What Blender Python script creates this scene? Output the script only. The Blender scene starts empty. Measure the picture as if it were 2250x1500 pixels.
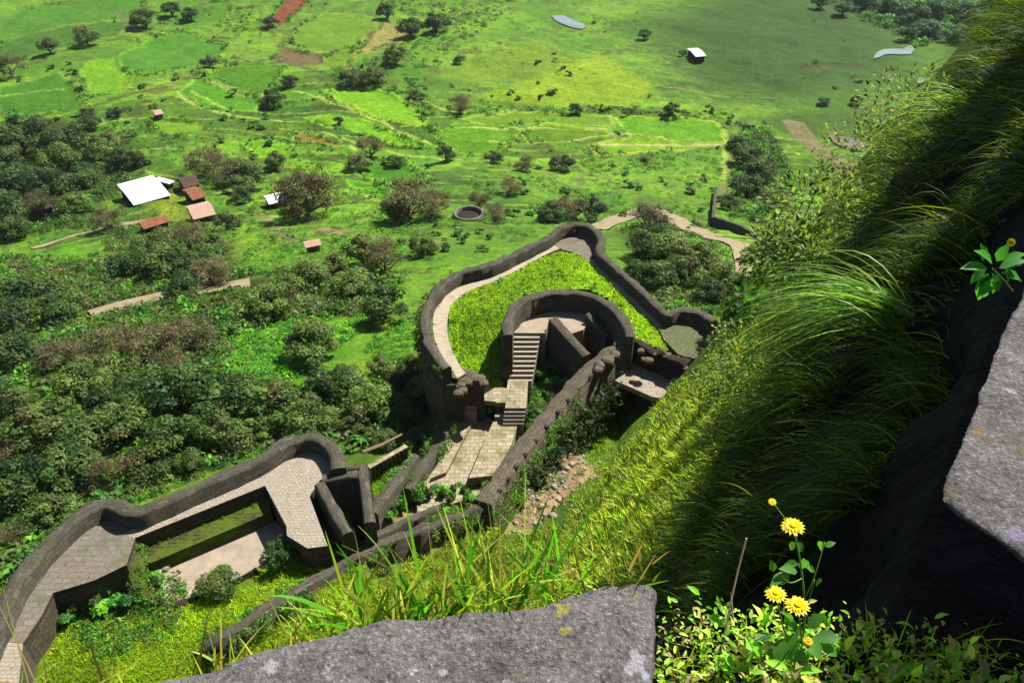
import bpy, bmesh, math, random
import numpy as np
from mathutils import Vector, noise as mnoise
from mathutils.geometry import tessellate_polygon

random.seed(7)
RNG = np.random.default_rng(11)
SC = bpy.context.scene
COL = SC.collection

# ------------------------------------------------------------------ camera, sky, sun, exposure
CAMZ, PITCH, F = 45.0, math.radians(37), 1872.0
cam = bpy.data.cameras.new('camera')
camo = bpy.data.objects.new('camera', cam)
COL.objects.link(camo)
camo.location = (0, 0, CAMZ)
camo.rotation_euler = (math.radians(90) - PITCH, 0, 0)
cam.sensor_width = 36
cam.lens = 36 * F / 2250
cam.clip_start, cam.clip_end = 0.05, 4000
SC.camera = camo

SUN_AZ, SUN_EL = math.radians(47), math.radians(54)
world = bpy.data.worlds.new('World')
SC.world = world
world.use_nodes = True
wn = world.node_tree
sky = wn.nodes.new('ShaderNodeTexSky')
sky.sky_type = 'NISHITA'
sky.sun_disc = False
sky.sun_elevation = SUN_EL
sky.sun_rotation = SUN_AZ
wn.links.new(sky.outputs[0], wn.nodes['Background'].inputs[0])
wn.nodes['Background'].inputs[1].default_value = 0.05
sl = bpy.data.lights.new('sun', 'SUN')
sl.energy = 4.9
sl.angle = math.radians(0.5)
sl.color = (1, 0.955, 0.88)
so = bpy.data.objects.new('sun', sl)
COL.objects.link(so)
sdir = Vector((math.sin(SUN_AZ) * math.cos(SUN_EL), math.cos(SUN_AZ) * math.cos(SUN_EL), math.sin(SUN_EL)))
so.rotation_euler = sdir.to_track_quat('Z', 'Y').to_euler()
so.location = (60, 60, 160)
SC.view_settings.view_transform = 'Standard'
SC.view_settings.look = 'None'
SC.view_settings.gamma = 1
SC.view_settings.exposure = 1.3
SC.cycles.max_bounces = 5
SC.cycles.diffuse_bounces = 1
SC.cycles.glossy_bounces = 2
SC.cycles.transmission_bounces = 2
SC.cycles.transparent_max_bounces = 4

# ------------------------------------------------------------------ helpers
cP, sP = math.cos(PITCH), math.sin(PITCH)


def ray(u, v):
    a, b = (u - 1125) / F, (750 - v) / F
    return np.array((a, cP + b * sP, -sP + b * cP))


def P(u, v, z):                       # point of the horizontal plane z seen at u, v
    d = ray(u, v)
    t = (z - CAMZ) / d[2]
    return Vector((d[0] * t, d[1] * t, z))


def D(u, v, t):                       # point at depth t
    d = ray(u, v) * t
    return Vector((d[0], d[1], d[2] + CAMZ))


def lin(c):
    c = c / 255
    return c / 12.92 if c < 0.04045 else ((c + 0.055) / 1.055) ** 2.4


def S(r, g, b, k=2.7):
    return (lin(r) / k, lin(g) / k, lin(b) / k)


def tag(o, label=None, cat=None, group=None, kind=None):
    if label: o['label'] = label
    if cat: o['category'] = cat
    if group: o['group'] = group
    if kind: o['kind'] = kind
    return o


def empty(name, loc, label, cat, group=None, rz=0):
    o = bpy.data.objects.new(name, None)
    o.empty_display_size = 0.3
    COL.objects.link(o)
    o.location = loc
    o.rotation_euler = (0, 0, rz)
    return tag(o, label, cat, group)


def link(name, me, mat=None, parent=None):
    o = bpy.data.objects.new(name, me)
    COL.objects.link(o)
    if mat: me.materials.append(mat)
    if parent is not None:
        o.parent = parent
        o.matrix_parent_inverse = parent.matrix_basis.inverted()
    return o


def fast(name, V, Fc, mat=None, col=None, uv=None, parent=None, smooth=False):
    V = np.asarray(V, np.float32)
    Fc = np.asarray(Fc, np.int32)
    me = bpy.data.meshes.new(name)
    n, k = Fc.shape
    me.vertices.add(len(V)); me.vertices.foreach_set('co', V.ravel())
    me.loops.add(n * k); me.loops.foreach_set('vertex_index', Fc.ravel())
    me.polygons.add(n); me.polygons.foreach_set('loop_start', np.arange(0, n * k, k, dtype=np.int32))
    if smooth: me.polygons.foreach_set('use_smooth', np.ones(n, bool))
    me.update(calc_edges=True)
    if col is not None:
        c = np.ones((len(V), 4), np.float32); c[:, :3] = col
        a = me.color_attributes.new('Col', 'FLOAT_COLOR', 'POINT')
        a.data.foreach_set('color', c.ravel())
    if uv is not None:
        l = me.uv_layers.new(name='UVMap')
        l.data.foreach_set('uv', np.asarray(uv, np.float32)[Fc.ravel()].ravel())
    return link(name, me, mat, parent)


class MB:
    """collects polygons with uv for one mesh object"""
    def __init__(self): self.v, self.f, self.uv = [], [], []
    def quad(self, *p, uv=None):
        i = len(self.v); self.v += [tuple(q) for q in p]
        self.f.append(tuple(range(i, i + len(p))))
        self.uv += list(uv) if uv else [(q[0], q[1]) for q in p]
    def box(self, c, ax, ay, az):
        """box from centre and three half-axis vectors"""
        c, ax, ay, az = Vector(c), Vector(ax), Vector(ay), Vector(az)
        lx, ly, lz = ax.length * 2, ay.length * 2, az.length * 2
        def fc(o, a, b, la, lb):
            self.quad(o - a - b, o + a - b, o + a + b, o - a + b, uv=[(0, 0), (la, 0), (la, lb), (0, lb)])
        fc(c + az, ax, ay, lx, ly); fc(c - az, ay, ax, ly, lx)
        fc(c + ax, ay, az, ly, lz); fc(c - ax, az, ay, lz, ly)
        fc(c + ay, az, ax, lz, lx); fc(c - ay, ax, az, lx, lz)
    def prism(self, poly, zt, zb, top=True, rnd=0.0):
        poly = [Vector((p[0], p[1], 0)) for p in poly]
        ar = sum(poly[i].x * poly[(i + 1) % len(poly)].y - poly[(i + 1) % len(poly)].x * poly[i].y for i in range(len(poly)))
        if ar < 0: poly.reverse()
        n = len(poly)
        i0 = len(self.v)
        zt_ = zt if callable(zt) else (lambda x, y: zt)
        for p in poly:
            self.v.append((p.x, p.y, zt_(p.x, p.y))); self.uv.append((p.x, p.y))
        if top:
            for tr in tessellate_polygon([poly]):
                a, b, c = [poly[k] for k in tr]
                if (b - a).cross(c - a).z < 0: tr = (tr[0], tr[2], tr[1])
                self.f.append(tuple(i0 + k for k in tr))
        s = 0
        for k in range(n):
            a, b = poly[k], poly[(k + 1) % n]
            l = (b - a).length
            za, zbb = zt_(a.x, a.y), zt_(b.x, b.y)
            self.quad((a.x, a.y, zb), (b.x, b.y, zb), (b.x, b.y, zbb), (a.x, a.y, za),
                      uv=[(s, zb), (s + l, zb), (s + l, zbb), (s, za)])
            s += l
    def build(self, name, mat, parent=None, smooth=False):
        me = bpy.data.meshes.new(name)
        me.from_pydata(self.v, [], self.f)
        l = me.uv_layers.new(name='UVMap')
        for li, lp in enumerate(me.loops): l.data[li].uv = self.uv[lp.vertex_index]
        if smooth:
            me.polygons.foreach_set('use_smooth', [True] * len(me.polygons))
        me.update()
        return link(name, me, mat, parent)


def catmull(pts, step=0.6):
    pts = [Vector(p) for p in pts]
    out = []
    for i in range(len(pts) - 1):
        p0 = pts[max(i - 1, 0)]; p1 = pts[i]; p2 = pts[i + 1]; p3 = pts[min(i + 2, len(pts) - 1)]
        n = max(1, int((p2 - p1).length / step))
        for k in range(n):
            t = k / n
            out.append(0.5 * ((2 * p1) + (p2 - p0) * t + (2 * p0 - 5 * p1 + 4 * p2 - p3) * t * t + (3 * p1 - p0 - 3 * p2 + p3) * t ** 3))
    out.append(pts[-1])
    return out


def lateral(pts):
    n = []
    for i in range(len(pts)):
        d = pts[min(i + 1, len(pts) - 1)] - pts[max(i - 1, 0)]
        d.z = 0
        d.normalize()
        n.append(Vector((-d.y, d.x, 0)))
    return n


def sweep(name, pts, thick, zbot, mat, parent=None, batter=0.0, rough=0.05, smooth=True, bev=0.14, step=0.4):
    """a wall swept along its top centre line; pts carry the top height, zbot a number or a depth list"""
    pts = catmull(pts, step) if smooth else [Vector(p) for p in pts]
    nn = lateral(pts)
    V, UV, Fc = [], [], []
    s = 0
    m = 6
    rough *= 1.5
    for i, (p, n) in enumerate(zip(pts, nn)):
        if i: s += (pts[i] - pts[i - 1]).length
        zb = zbot if not callable(zbot) else zbot(p)
        blk = (math.sin((int(s / 0.75) + 1) * 12.9898 + len(pts)) * 43758.5453) % 1 - 0.5
        t = thick / 2 + rough * mnoise.noise(p * 0.9) * 1.5 + blk * rough * 0.7
        j = lambda k: rough * (mnoise.noise(Vector((p.x * 1.3 + k * 9, p.y * 1.3, k))) + 0.8 * mnoise.noise(Vector((p.x * 3.7, p.y * 3.7 + k * 5, k))))
        h = p.z + j(0) + blk * rough * 1.3
        hh = p.z - zb
        sec = [(-t - batter * hh, zb), (-t, h - bev + j(1)), (-t + bev * 1.2, h + j(2)), (t - bev * 1.2, h + j(3)), (t, h - bev + j(4)), (t + batter * hh, zb)]
        uvv = [h - zb, bev, 0, -2 * t, -2 * t - bev, -2 * t - (h - zb)]
        for (a, z), q in zip(sec, uvv):
            V.append((p.x + n.x * a, p.y + n.y * a, z)); UV.append((s, q))
    k = len(pts)
    for i in range(k - 1):
        for c in range(m - 1):
            a = i * m + c
            Fc.append((a, a + 1, a + m + 1, a + m))
    Fc = [tuple(reversed(f)) for f in Fc]
    for i0 in (0, (k - 1) * m):
        i = len(V)
        V += V[i0:i0 + m]; UV += [(V[i0 + q][2] * 0 + q * 0.3, V[i0 + q][2]) for q in range(m)]
        Fc.append((i, i + 1, i + 4, i + 5)); Fc.append((i + 1, i + 2, i + 3, i + 4))
    return fast(name, V, Fc, mat, uv=UV, parent=parent)


def strip(name, left, right, zf, mat, parent=None, drop=0.25):
    """paved strip between two polylines (same length) with a small edge"""
    mb = MB()
    mb.prism(list(left) + list(reversed(list(right))), zf, (zf - drop) if not callable(zf) else -99)
    return mb.build(name, mat, parent)


# ------------------------------------------------------------------ materials
def newmat(name):
    m = bpy.data.materials.new(name)
    m.use_nodes = True
    nt = m.node_tree
    b = nt.nodes['Principled BSDF']
    b.inputs['Roughness'].default_value = 0.9
    b.inputs['Specular IOR Level'].default_value = 0.15
    return m, nt, b


def nd(nt, typ, **kw):
    n = nt.nodes.new(typ)
    for k, v in kw.items():
        if k.startswith('i_'):
            n.inputs[k[2:].replace('_', ' ')].default_value = v
        else: setattr(n, k, v)
    return n


def mixc(nt, fac, a, b, blend='MIX'):
    m = nt.nodes.new('ShaderNodeMix'); m.data_type = 'RGBA'; m.blend_type = blend
    for idx, x in ((0, fac), (6, a), (7, b)):
        if hasattr(x, 'is_linked'): nt.links.new(x, m.inputs[idx])
        elif idx == 0: m.inputs[0].default_value = x
        else: m.inputs[idx].default_value = (*x[:3], 1)
    return m.outputs[2]


def ramp(nt, src, a, b):
    r = nt.nodes.new('ShaderNodeMapRange')
    r.inputs[1].default_value = a; r.inputs[2].default_value = b
    nt.links.new(src, r.inputs[0])
    return r.outputs[0]


def noise_out(nt, scale, detail=4, vec=None, rough=0.6):
    n = nd(nt, 'ShaderNodeTexNoise'); n.inputs['Scale'].default_value = scale
    n.inputs['Detail'].default_value = detail; n.inputs['Roughness'].default_value = rough
    if vec is not None: nt.links.new(vec, n.inputs['Vector'])
    return n.outputs['Fac']


def bump(nt, b, h, strength=0.5, dist=0.05):
    n = nt.nodes.new('ShaderNodeBump'); n.inputs['Strength'].default_value = strength; n.inputs['Distance'].default_value = dist
    nt.links.new(h, n.inputs['Height']); nt.links.new(n.outputs[0], b.inputs['Normal'])


def masonry(name, c1, c2, mortar, bw, rh, moss=None, moss_amt=(0.55, 0.7), msize=0.03, stain=0.5):
    m, nt, b = newmat(name)
    uv = nd(nt, 'ShaderNodeUVMap'); uv.uv_map = 'UVMap'
    geo = nd(nt, 'ShaderNodeNewGeometry')
    # wobble the courses a little
    wob = nd(nt, 'ShaderNodeTexNoise'); wob.inputs['Scale'].default_value = 1.3
    nt.links.new(geo.outputs['Position'], wob.inputs['Vector'])
    va = nd(nt, 'ShaderNodeVectorMath', operation='MULTIPLY_ADD')
    nt.links.new(wob.outputs['Color'], va.inputs[0]); va.inputs[1].default_value = (0.3, 0.3, 0); nt.links.new(uv.outputs[0], va.inputs[2])
    br = nd(nt, 'ShaderNodeTexBrick')
    nt.links.new(va.outputs[0], br.inputs['Vector'])
    br.inputs['Scale'].default_value = 1
    br.inputs['Brick Width'].default_value = bw; br.inputs['Row Height'].default_value = rh
    br.inputs['Mortar Size'].default_value = msize; br.inputs['Mortar Smooth'].default_value = 0.3
    br.inputs['Color1'].default_value = (*c1, 1); br.inputs['Color2'].default_value = (*c2, 1); br.inputs['Mortar'].default_value = (*mortar, 1)
    n1 = noise_out(nt, 0.55, 6, geo.outputs['Position'])
    n2 = noise_out(nt, 7, 5, geo.outputs['Position'])
    c = mixc(nt, ramp(nt, n1, 0.35, 0.7), br.outputs[0], tuple(x * stain for x in c1), 'MIX')
    c = mixc(nt, 0.35, br.outputs[0], c)
    c = mixc(nt, ramp(nt, n2, 0.4, 0.75), c, mixc(nt, 1.0, c, (0.68, 0.66, 0.62), 'MULTIPLY'))
    n6 = noise_out(nt, 3.1, 6, geo.outputs['Position'], 0.7)
    c = mixc(nt, ramp(nt, n6, 0.58, 0.72), c, mixc(nt, 1.0, c, (1.55, 1.5, 1.4), 'MULTIPLY'))
    c = mixc(nt, ramp(nt, n6, 0.42, 0.3), c, mixc(nt, 1.0, c, (0.5, 0.48, 0.42), 'MULTIPLY'))
    if moss:
        n3 = noise_out(nt, 0.8, 7, geo.outputs['Position'], 0.7)
        c = mixc(nt, ramp(nt, n3, *moss_amt), c, moss)
    nt.links.new(c, b.inputs['Base Color'])
    ma = nd(nt, 'ShaderNodeMath', operation='MULTIPLY_ADD'); nt.links.new(n2, ma.inputs[0]); ma.inputs[1].default_value = 0.6
    iv = nd(nt, 'ShaderNodeMath', operation='SUBTRACT'); iv.inputs[0].default_value = 1; nt.links.new(br.outputs['Fac'], iv.inputs[1])
    nt.links.new(iv.outputs[0], ma.inputs[2])
    bump(nt, b, ma.outputs[0], 0.45, 0.04)
    return m


def leafmat(name, base=None, var=0.3, trans=0.42, rough=0.55):
    """leaf: colour from the Col attribute or a base, varied per object"""
    m, nt, b = newmat(name)
    b.inputs['Roughness'].default_value = rough
    b.inputs['Specular IOR Level'].default_value = 0.25
    if base is None:
        at = nd(nt, 'ShaderNodeVertexColor'); at.layer_name = 'Col'
        c = at.outputs[0]
    else:
        c = mixc(nt, 0, base, base)
    oi = nd(nt, 'ShaderNodeObjectInfo')
    hv = nd(nt, 'ShaderNodeHueSaturation')
    mr = nd(nt, 'ShaderNodeMapRange'); nt.links.new(oi.outputs['Random'], mr.inputs[0])
    mr.inputs[3].default_value = 1 - var; mr.inputs[4].default_value = 1 + var
    nt.links.new(mr.outputs[0], hv.inputs['Value'])
    nt.links.new(c, hv.inputs['Color'])
    nt.links.new(hv.outputs[0], b.inputs['Base Color'])
    if trans:
        tr = nd(nt, 'ShaderNodeBsdfTranslucent'); nt.links.new(mixc(nt, 1.0, hv.outputs[0], (1.5, 1.35, 0.7), 'MULTIPLY'), tr.inputs[0])
        mx = nd(nt, 'ShaderNodeMixShader'); mx.inputs[0].default_value = trans
        nt.links.new(b.outputs[0], mx.inputs[1]); nt.links.new(tr.outputs[0], mx.inputs[2])
        nt.links.new(mx.outputs[0], nt.nodes['Material Output'].inputs[0])
    return m


def plain(name, c, noise_scale=3, amt=0.4, rough=0.9, bmp=0.3, spec=0.15, dist=0.03):
    m, nt, b = newmat(name)
    b.inputs['Roughness'].default_value = rough
    b.inputs['Specular IOR Level'].default_value = spec
    geo = nd(nt, 'ShaderNodeNewGeometry')
    n = noise_out(nt, noise_scale, 6, geo.outputs['Position'])
    cc = mixc(nt, ramp(nt, n, 0.3, 0.7), c, tuple(x * (1 - amt) for x in c))
    nt.links.new(cc, b.inputs['Base Color'])
    if bmp: bump(nt, b, n, bmp, dist)
    return m


M = {}
M['parapet'] = masonry('parapet_stone', S(132, 126, 112), S(98, 94, 84), S(56, 53, 44), 0.7, 0.34, S(88, 98, 44), (0.5, 0.72), 0.02)
M['rampart'] = masonry('rampart_stone', S(142, 130, 110), S(116, 106, 90), S(72, 66, 54), 0.7, 0.35, S(84, 100, 46), (0.55, 0.75), 0.025)
M['lightpath'] = masonry('pale_paving', S(240, 226, 200), S(226, 210, 182), S(204, 188, 154), 0.9, 0.5, S(150, 150, 90), (0.52, 0.78), 0.02, 0.8)
M['cobble'] = masonry('pale_cobbles', S(222, 210, 190), S(208, 194, 174), S(176, 164, 144), 0.3, 0.24, S(190, 180, 140), (0.56, 0.8), msize=0.025, stain=0.85)
M['greypave'] = masonry('grey_mossy_paving', S(176, 164, 152), S(160, 150, 140), S(142, 136, 116), 0.6, 0.4, S(110, 120, 66), (0.5, 0.75), 0.03)
M['mosspave'] = masonry('mossy_paving', S(150, 150, 118), S(128, 132, 92), S(90, 100, 56), 0.5, 0.4, S(112, 132, 60), (0.45, 0.7), 0.03)
M['pathstone'] = masonry('path_slabs', S(238, 224, 192), S(210, 194, 158), S(146, 132, 100), 0.75, 0.45, S(134, 136, 76), (0.47, 0.68), 0.03, 0.7)
M['roofslab'] = masonry('roof_slabs', S(222, 208, 186), S(200, 184, 162), S(150, 136, 112), 0.8, 0.5, S(120, 120, 70), (0.62, 0.8), 0.02, 0.7)
M['step'] = plain('step_stone', S(235, 220, 196), 5, 0.3)
M['pinkfloor'] = plain('earth_floor', S(222, 202, 176), 1.2, 0.35)
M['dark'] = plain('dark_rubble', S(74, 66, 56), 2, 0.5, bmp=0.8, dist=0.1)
M['mossywall'] = masonry('mossy_wall', S(110, 112, 60), S(90, 100, 46), S(40, 44, 22), 0.6, 0.3, S(104, 128, 30), (0.4, 0.55), 0.03)

M['leafdark'] = leafmat('leaf_dark')
M['grass'] = leafmat('grass_blade', var=0.0, trans=0.52, rough=0.5)
M['wood'] = plain('bark', S(96, 82, 66), 6, 0.4, bmp=0.6)
M['deadwood'] = plain('dead_wood', S(176, 158, 130), 6, 0.3)

# ------------------------------------------------------------------ terrain
N1, N2 = -0.832, 0.555                 # the cliff runs along azimuth 33.7 degrees; w grows away from it


def vnoise(x, y, sc, seed=0):
    """cheap smooth value noise on numpy arrays"""
    X, Y = np.asarray(x) / sc + 1000 + seed * 17.3, np.asarray(y) / sc + 1000 - seed * 7.7
    xi, yi = np.floor(X).astype(np.int64), np.floor(Y).astype(np.int64)
    fx, fy = X - xi, Y - yi
    fx, fy = fx * fx * (3 - 2 * fx), fy * fy * (3 - 2 * fy)
    def h(a, b):
        k = (a * 374761393 + b * 668265263 + seed * 69069) & 0x7fffffff
        k = ((k ^ (k >> 13)) * 1274126177) & 0x7fffffff
        return ((k ^ (k >> 16)) & 0xffff) / 65535.0
    return (h(xi, yi) * (1 - fx) + h(xi + 1, yi) * fx) * (1 - fy) + (h(xi, yi + 1) * (1 - fx) + h(xi + 1, yi + 1) * fx) * fy


def fbm(x, y, sc, seed=0, o=4):
    a, s, t = 0.5, 0, 0
    for k in range(o):
        s = s + a * vnoise(x, y, sc / 2 ** k, seed + k); t += a; a *= 0.55
    return s / t


RG = [0, 30, 40, 44, 48, 58, 70, 85, 110, 150, 200, 260, 330, 600, 1400]
ZG = [3, 2.6, 1.6, 0.0, -4.5, -7, -9, -12.5, -20.5, -36, -50, -56, -60, -70, -90]
PW = [-50, 2.1, 18, 30, 60]
PZ = [38, 36.0, 1.6, -24, -88]
POOLS = []


CARVE = []


def carve(px, z, mode=-1, sm=0.8):
    pts = [P(q[0], q[1], q[2] if len(q) > 2 else z) for q in px]
    poly = [(p.x, p.y) for p in pts]
    xs_, ys_ = [p[0] for p in poly], [p[1] for p in poly]
    CARVE.append((poly, (min(xs_), max(xs_), min(ys_), max(ys_)), z, mode, sm))


def H0(x, y):
    x, y = np.atleast_1d(np.asarray(x, float)), np.atleast_1d(np.asarray(y, float))
    r = np.hypot(x, y)
    g = np.interp(r, RG, ZG)
    w = N1 * x + N2 * y
    f = np.interp(w, PW, PZ) - np.clip(np.hypot(x, y) - 75, 0, 400) * 0.7 + (fbm(x, y, 6, 3) - 0.5) * np.clip(w, 0, 6) * 0.35
    amp = np.clip((r - 80) / 60, 0, 1)
    g = g + amp * ((fbm(x, y, 38, 1) - 0.5) * 5.0 + (fbm(x, y, 9, 2) - 0.5) * 1.4)
    h = np.maximum(f, g)
    for poly, bb, zc, mode, sm in CARVE:
        m = (x > bb[0] - sm) & (x < bb[1] + sm) & (y > bb[2] - sm) & (y < bb[3] + sm)
        if not m.any(): continue
        xs_, ys_ = x[m], y[m]
        ins = inpoly(xs_, ys_, poly)
        k = np.where(ins, 1.0, np.clip(1 - edgedist(xs_, ys_, poly) / sm, 0, 1))
        t = zc + (fbm(xs_, ys_, 4, 14) - 0.5) * 0.7
        hm = h[m]
        new = np.minimum(hm, t) if mode < 0 else np.maximum(hm, t)
        h = h.copy(); h[m] = hm * (1 - k) + new * k
    return h


def G(u, v):
    d = ray(u, v)
    t = np.concatenate([np.arange(8, 120, 0.12), np.arange(120, 1200, 0.4)])
    if v < 450: t = t[t > 112]                               # look past the near cliff
    x, y, z = d[0] * t, d[1] * t, CAMZ + d[2] * t
    k = np.argmax(z < H0(x, y))
    t = t[k]
    return Vector((d[0] * t, d[1] * t, float(H0(d[0] * t, d[1] * t)[0])))


def depth(p):
    return p.y * cP + (CAMZ - p.z) * sP


def Garr(us, vs):
    """many pixels at once"""
    a, b = (us - 1125) / F, (750 - vs) / F
    dx, dy, dz = a, cP + b * sP, -sP + b * cP
    lo = np.full(len(us), 8.0); hit = np.zeros(len(us), bool); T = np.full(len(us), 1000.0)
    for t in np.concatenate([np.arange(8, 120, 0.5), np.arange(120, 1100, 1.2)]):
        z = CAMZ + dz * t
        m = (~hit) & (z < H0(dx * t, dy * t)) & ((vs > 450) | (t > 112))
        T[m] = t; hit |= m
        if hit.all(): break
    lo, hi = T - 1.25, T.copy()
    for _ in range(9):
        mid = (lo + hi) / 2
        b_ = (CAMZ + dz * mid) < H0(dx * mid, dy * mid)
        hi = np.where(b_, mid, hi); lo = np.where(b_, lo, mid)
    x, y = dx * hi, dy * hi
    return np.stack([x, y, H0(x, y)], 1), hi


def inpoly(px, py, poly):
    ins = np.zeros(len(px), bool)
    n = len(poly)
    for i in range(n):
        x1, y1 = poly[i]; x2, y2 = poly[(i + 1) % n]
        c = ((y1 > py) != (y2 > py)) & (px < (x2 - x1) * (py - y1) / (y2 - y1 + 1e-12) + x1)
        ins ^= c
    return ins


def edgedist(px, py, poly, closed=True):
    d = np.full(len(px), 1e9)
    n = len(poly)
    for i in range(n if closed else n - 1):
        x1, y1 = poly[i]; x2, y2 = poly[(i + 1) % n]
        dx, dy = x2 - x1, y2 - y1
        t = np.clip(((px - x1) * dx + (py - y1) * dy) / (dx * dx + dy * dy + 1e-12), 0, 1)
        d = np.minimum(d, np.hypot(px - x1 - t * dx, py - y1 - t * dy))
    return d


def gpoly(px, sub=1):
    out = []
    for (u, v) in px:
        p = G(u, max(v, -60)); out.append((p.x, p.y))
    return out


carve([(830, 1203, 3.2), (800, 1160, 1.0), (800, 1120), (880, 980), (985, 860), (1180, 830), (1190, 960), (1092, 1100, 1.5), (1062, 1113, 2.6), (1020, 1134, 2.8), (930, 1165, 3.0)], -5.9)
carve([(1150, 1010), (1215, 905), (1300, 800), (1420, 850), (1345, 890), (1310, 950), (1285, 1010)], -13)
carve([(1078, 1122, 2.4), (1110, 1060, -2), (1160, 990), (1300, 990), (1300, 1050), (1240, 1120, -2), (1150, 1160, 1)], -2.2)
carve([(1078, 1122, 1.5), (1110, 1060, -1), (1165, 985), (1280, 985), (1280, 1050), (1230, 1110, -1), (1150, 1150, 0)], -2.2, 1)
carve([(812, 1050), (895, 975), (905, 1005), (872, 1040), (826, 1118)], -3.6, 1)
carve([(1172, 745), (1250, 800), (1290, 800), (1235, 860), (1160, 985), (1160, 850)], -4.2, 1)
LIME, MIDG, DULL = S(128, 200, 32), S(88, 158, 34), S(84, 128, 44)
FIELDS = [  # outline in the photograph, crop colour or painted cloud shade, bund colour, terrace height
    ([(0, 40), (90, 10), (330, -10), (300, 40), (160, 52), (0, 84)], S(76, 150, 46), S(120, 150, 70), 0.2),
    ([(0, 92), (150, 58), (300, 45), (255, 78), (140, 104), (0, 150)], S(70, 132, 44), S(100, 150, 50), 0.2),
    ([(255, 130), (330, 85), (400, 66), (500, 100), (470, 140), (330, 168), (270, 155)], S(78, 156, 48), S(132, 200, 50), 0.5),
    ([(180, 140), (250, 128), (290, 165), (275, 208), (190, 216)], S(112, 190, 30), S(140, 190, 60), 0.4),
    ([(0, 192), (140, 158), (185, 205), (186, 240), (70, 250), (0, 245)], S(70, 146, 34), S(130, 196, 60), 0.4),
    ([(450, 166), (510, 144), (570, 138), (626, 150), (610, 178), (580, 212), (510, 196)], S(80, 152, 16), S(150, 220, 60), 0.5),
    ([(392, 204), (440, 170), (505, 200), (580, 218), (560, 250), (480, 244)], S(86, 170, 40), S(170, 230, 90), 0.5),
    ([(600, 128), (622, 100), (680, 118), (716, 120), (702, 146), (640, 146)], S(128, 116, 76), S(112, 86, 60), 0.3),
    ([(575, 60), (605, 28), (645, -10), (694, -10), (664, 20), (630, 52)], S(150, 84, 52), S(120, 110, 50), 0.2),
    ([(634, 95), (660, 55), (720, 30), (832, 42), (790, 100), (740, 118), (690, 112)], S(104, 168, 46), S(170, 190, 70), 0.3),
    ([(706, 148), (718, 122), (776, 106), (780, 135), (740, 152)], S(104, 160, 36), S(170, 180, 60), 0.3),
    ([(786, 112), (850, 48), (906, 76), (850, 100), (800, 122)], S(168, 166, 92), S(118, 76, 44), 0.3),
    ([(950, 300), (1010, 272), (1110, 282), (1146, 292), (1130, 312), (1080, 345), (1000, 340)], S(92, 168, 14), S(170, 220, 40), 0.5),
    ([(1150, 292), (1200, 272), (1330, 284), (1344, 300), (1240, 312), (1160, 312)], S(98, 158, 20), S(180, 225, 60), 0.5),
    ([(1010, 262), (1130, 246), (1340, 256), (1344, 278), (1190, 270), (1060, 278)], S(104, 168, 26), S(190, 220, 80), 0.4),
    ([(1352, 262), (1480, 256), (1570, 268), (1594, 290), (1590, 316), (1480, 312), (1380, 300)], S(98, 182, 20), S(180, 235, 60), 0.5),
    ([(1290, 320), (1400, 305), (1560, 322), (1450, 335), (1320, 340)], S(120, 190, 24), S(200, 220, 110), 0.4),
    ([(640, 262), (720, 252), (860, 290), (950, 330), (840, 312), (740, 284)], S(112, 196, 24), S(170, 230, 50), 0.5),
    ([(640, 292), (700, 300), (760, 322), (740, 330), (650, 312)], S(130, 140, 66), S(160, 200, 60), 0.4),
    ([(700, 200), (820, 190), (900, 235), (960, 290), (850, 270), (760, 230)], S(118, 200, 26), S(180, 230, 60), 0.5),
    ([(775, 372), (840, 356), (890, 352), (945, 392), (900, 402), (830, 404)], S(70, 150, 12), S(150, 220, 50), 0.5),
    ([(760, 400), (830, 408), (870, 440), (800, 430)], S(84, 176, 24), S(150, 220, 50), 0.5),
    ([(330, 262), (440, 268), (450, 290), (380, 300), (335, 290)], S(110, 180, 30), S(90, 120, 40), 0.4),
    ([(560, 306), (640, 320), (650, 350), (570, 345), (540, 325)], S(110, 196, 30), S(180, 220, 60), 0.3),
    ([(930, 180), (1000, 120), (1130, 100), (1180, 70), (1300, 120), (1240, 180), (1040, 190)], S(116, 172, 52), S(116, 172, 52), 0.0),
    ([(1000, 220), (1130, 180), (1320, 110), (1460, 190), (1440, 230), (1200, 238)], S(138, 196, 38), S(138, 196, 38), 0.0),
    ([(1260, 40), (1560, -60), (1840, -40), (2160, 40), (2160, 220), (1900, 290), (1640, 275), (1400, 210)], S(52, 100, 26), S(52, 100, 26), 0.0),  # cloud shadow over the meadow, painted as a darker green
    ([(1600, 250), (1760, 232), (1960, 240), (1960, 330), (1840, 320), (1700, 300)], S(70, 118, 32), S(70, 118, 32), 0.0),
    ([(300, 440), (420, 420), (470, 500), (300, 520)], S(140, 176, 50), S(140, 176, 50), 0.0),
    ([(70, 560), (215, 510), (230, 600), (180, 670), (90, 640)], S(96, 190, 24), S(96, 190, 24), 0.0),
    ([(510, 480), (620, 490), (640, 560), (560, 640), (500, 560)], S(128, 206, 24), S(128, 206, 24), 0.0),
    ([(530, 800), (690, 750), (790, 660), (910, 610), (920, 650), (800, 740), (680, 830), (540, 845)], S(116, 204, 20), S(116, 204, 20), 0.0),
    ([(820, 800), (930, 640), (930, 760), (870, 830)], S(140, 204, 40), S(140, 204, 40), 0.0),
]
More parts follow.
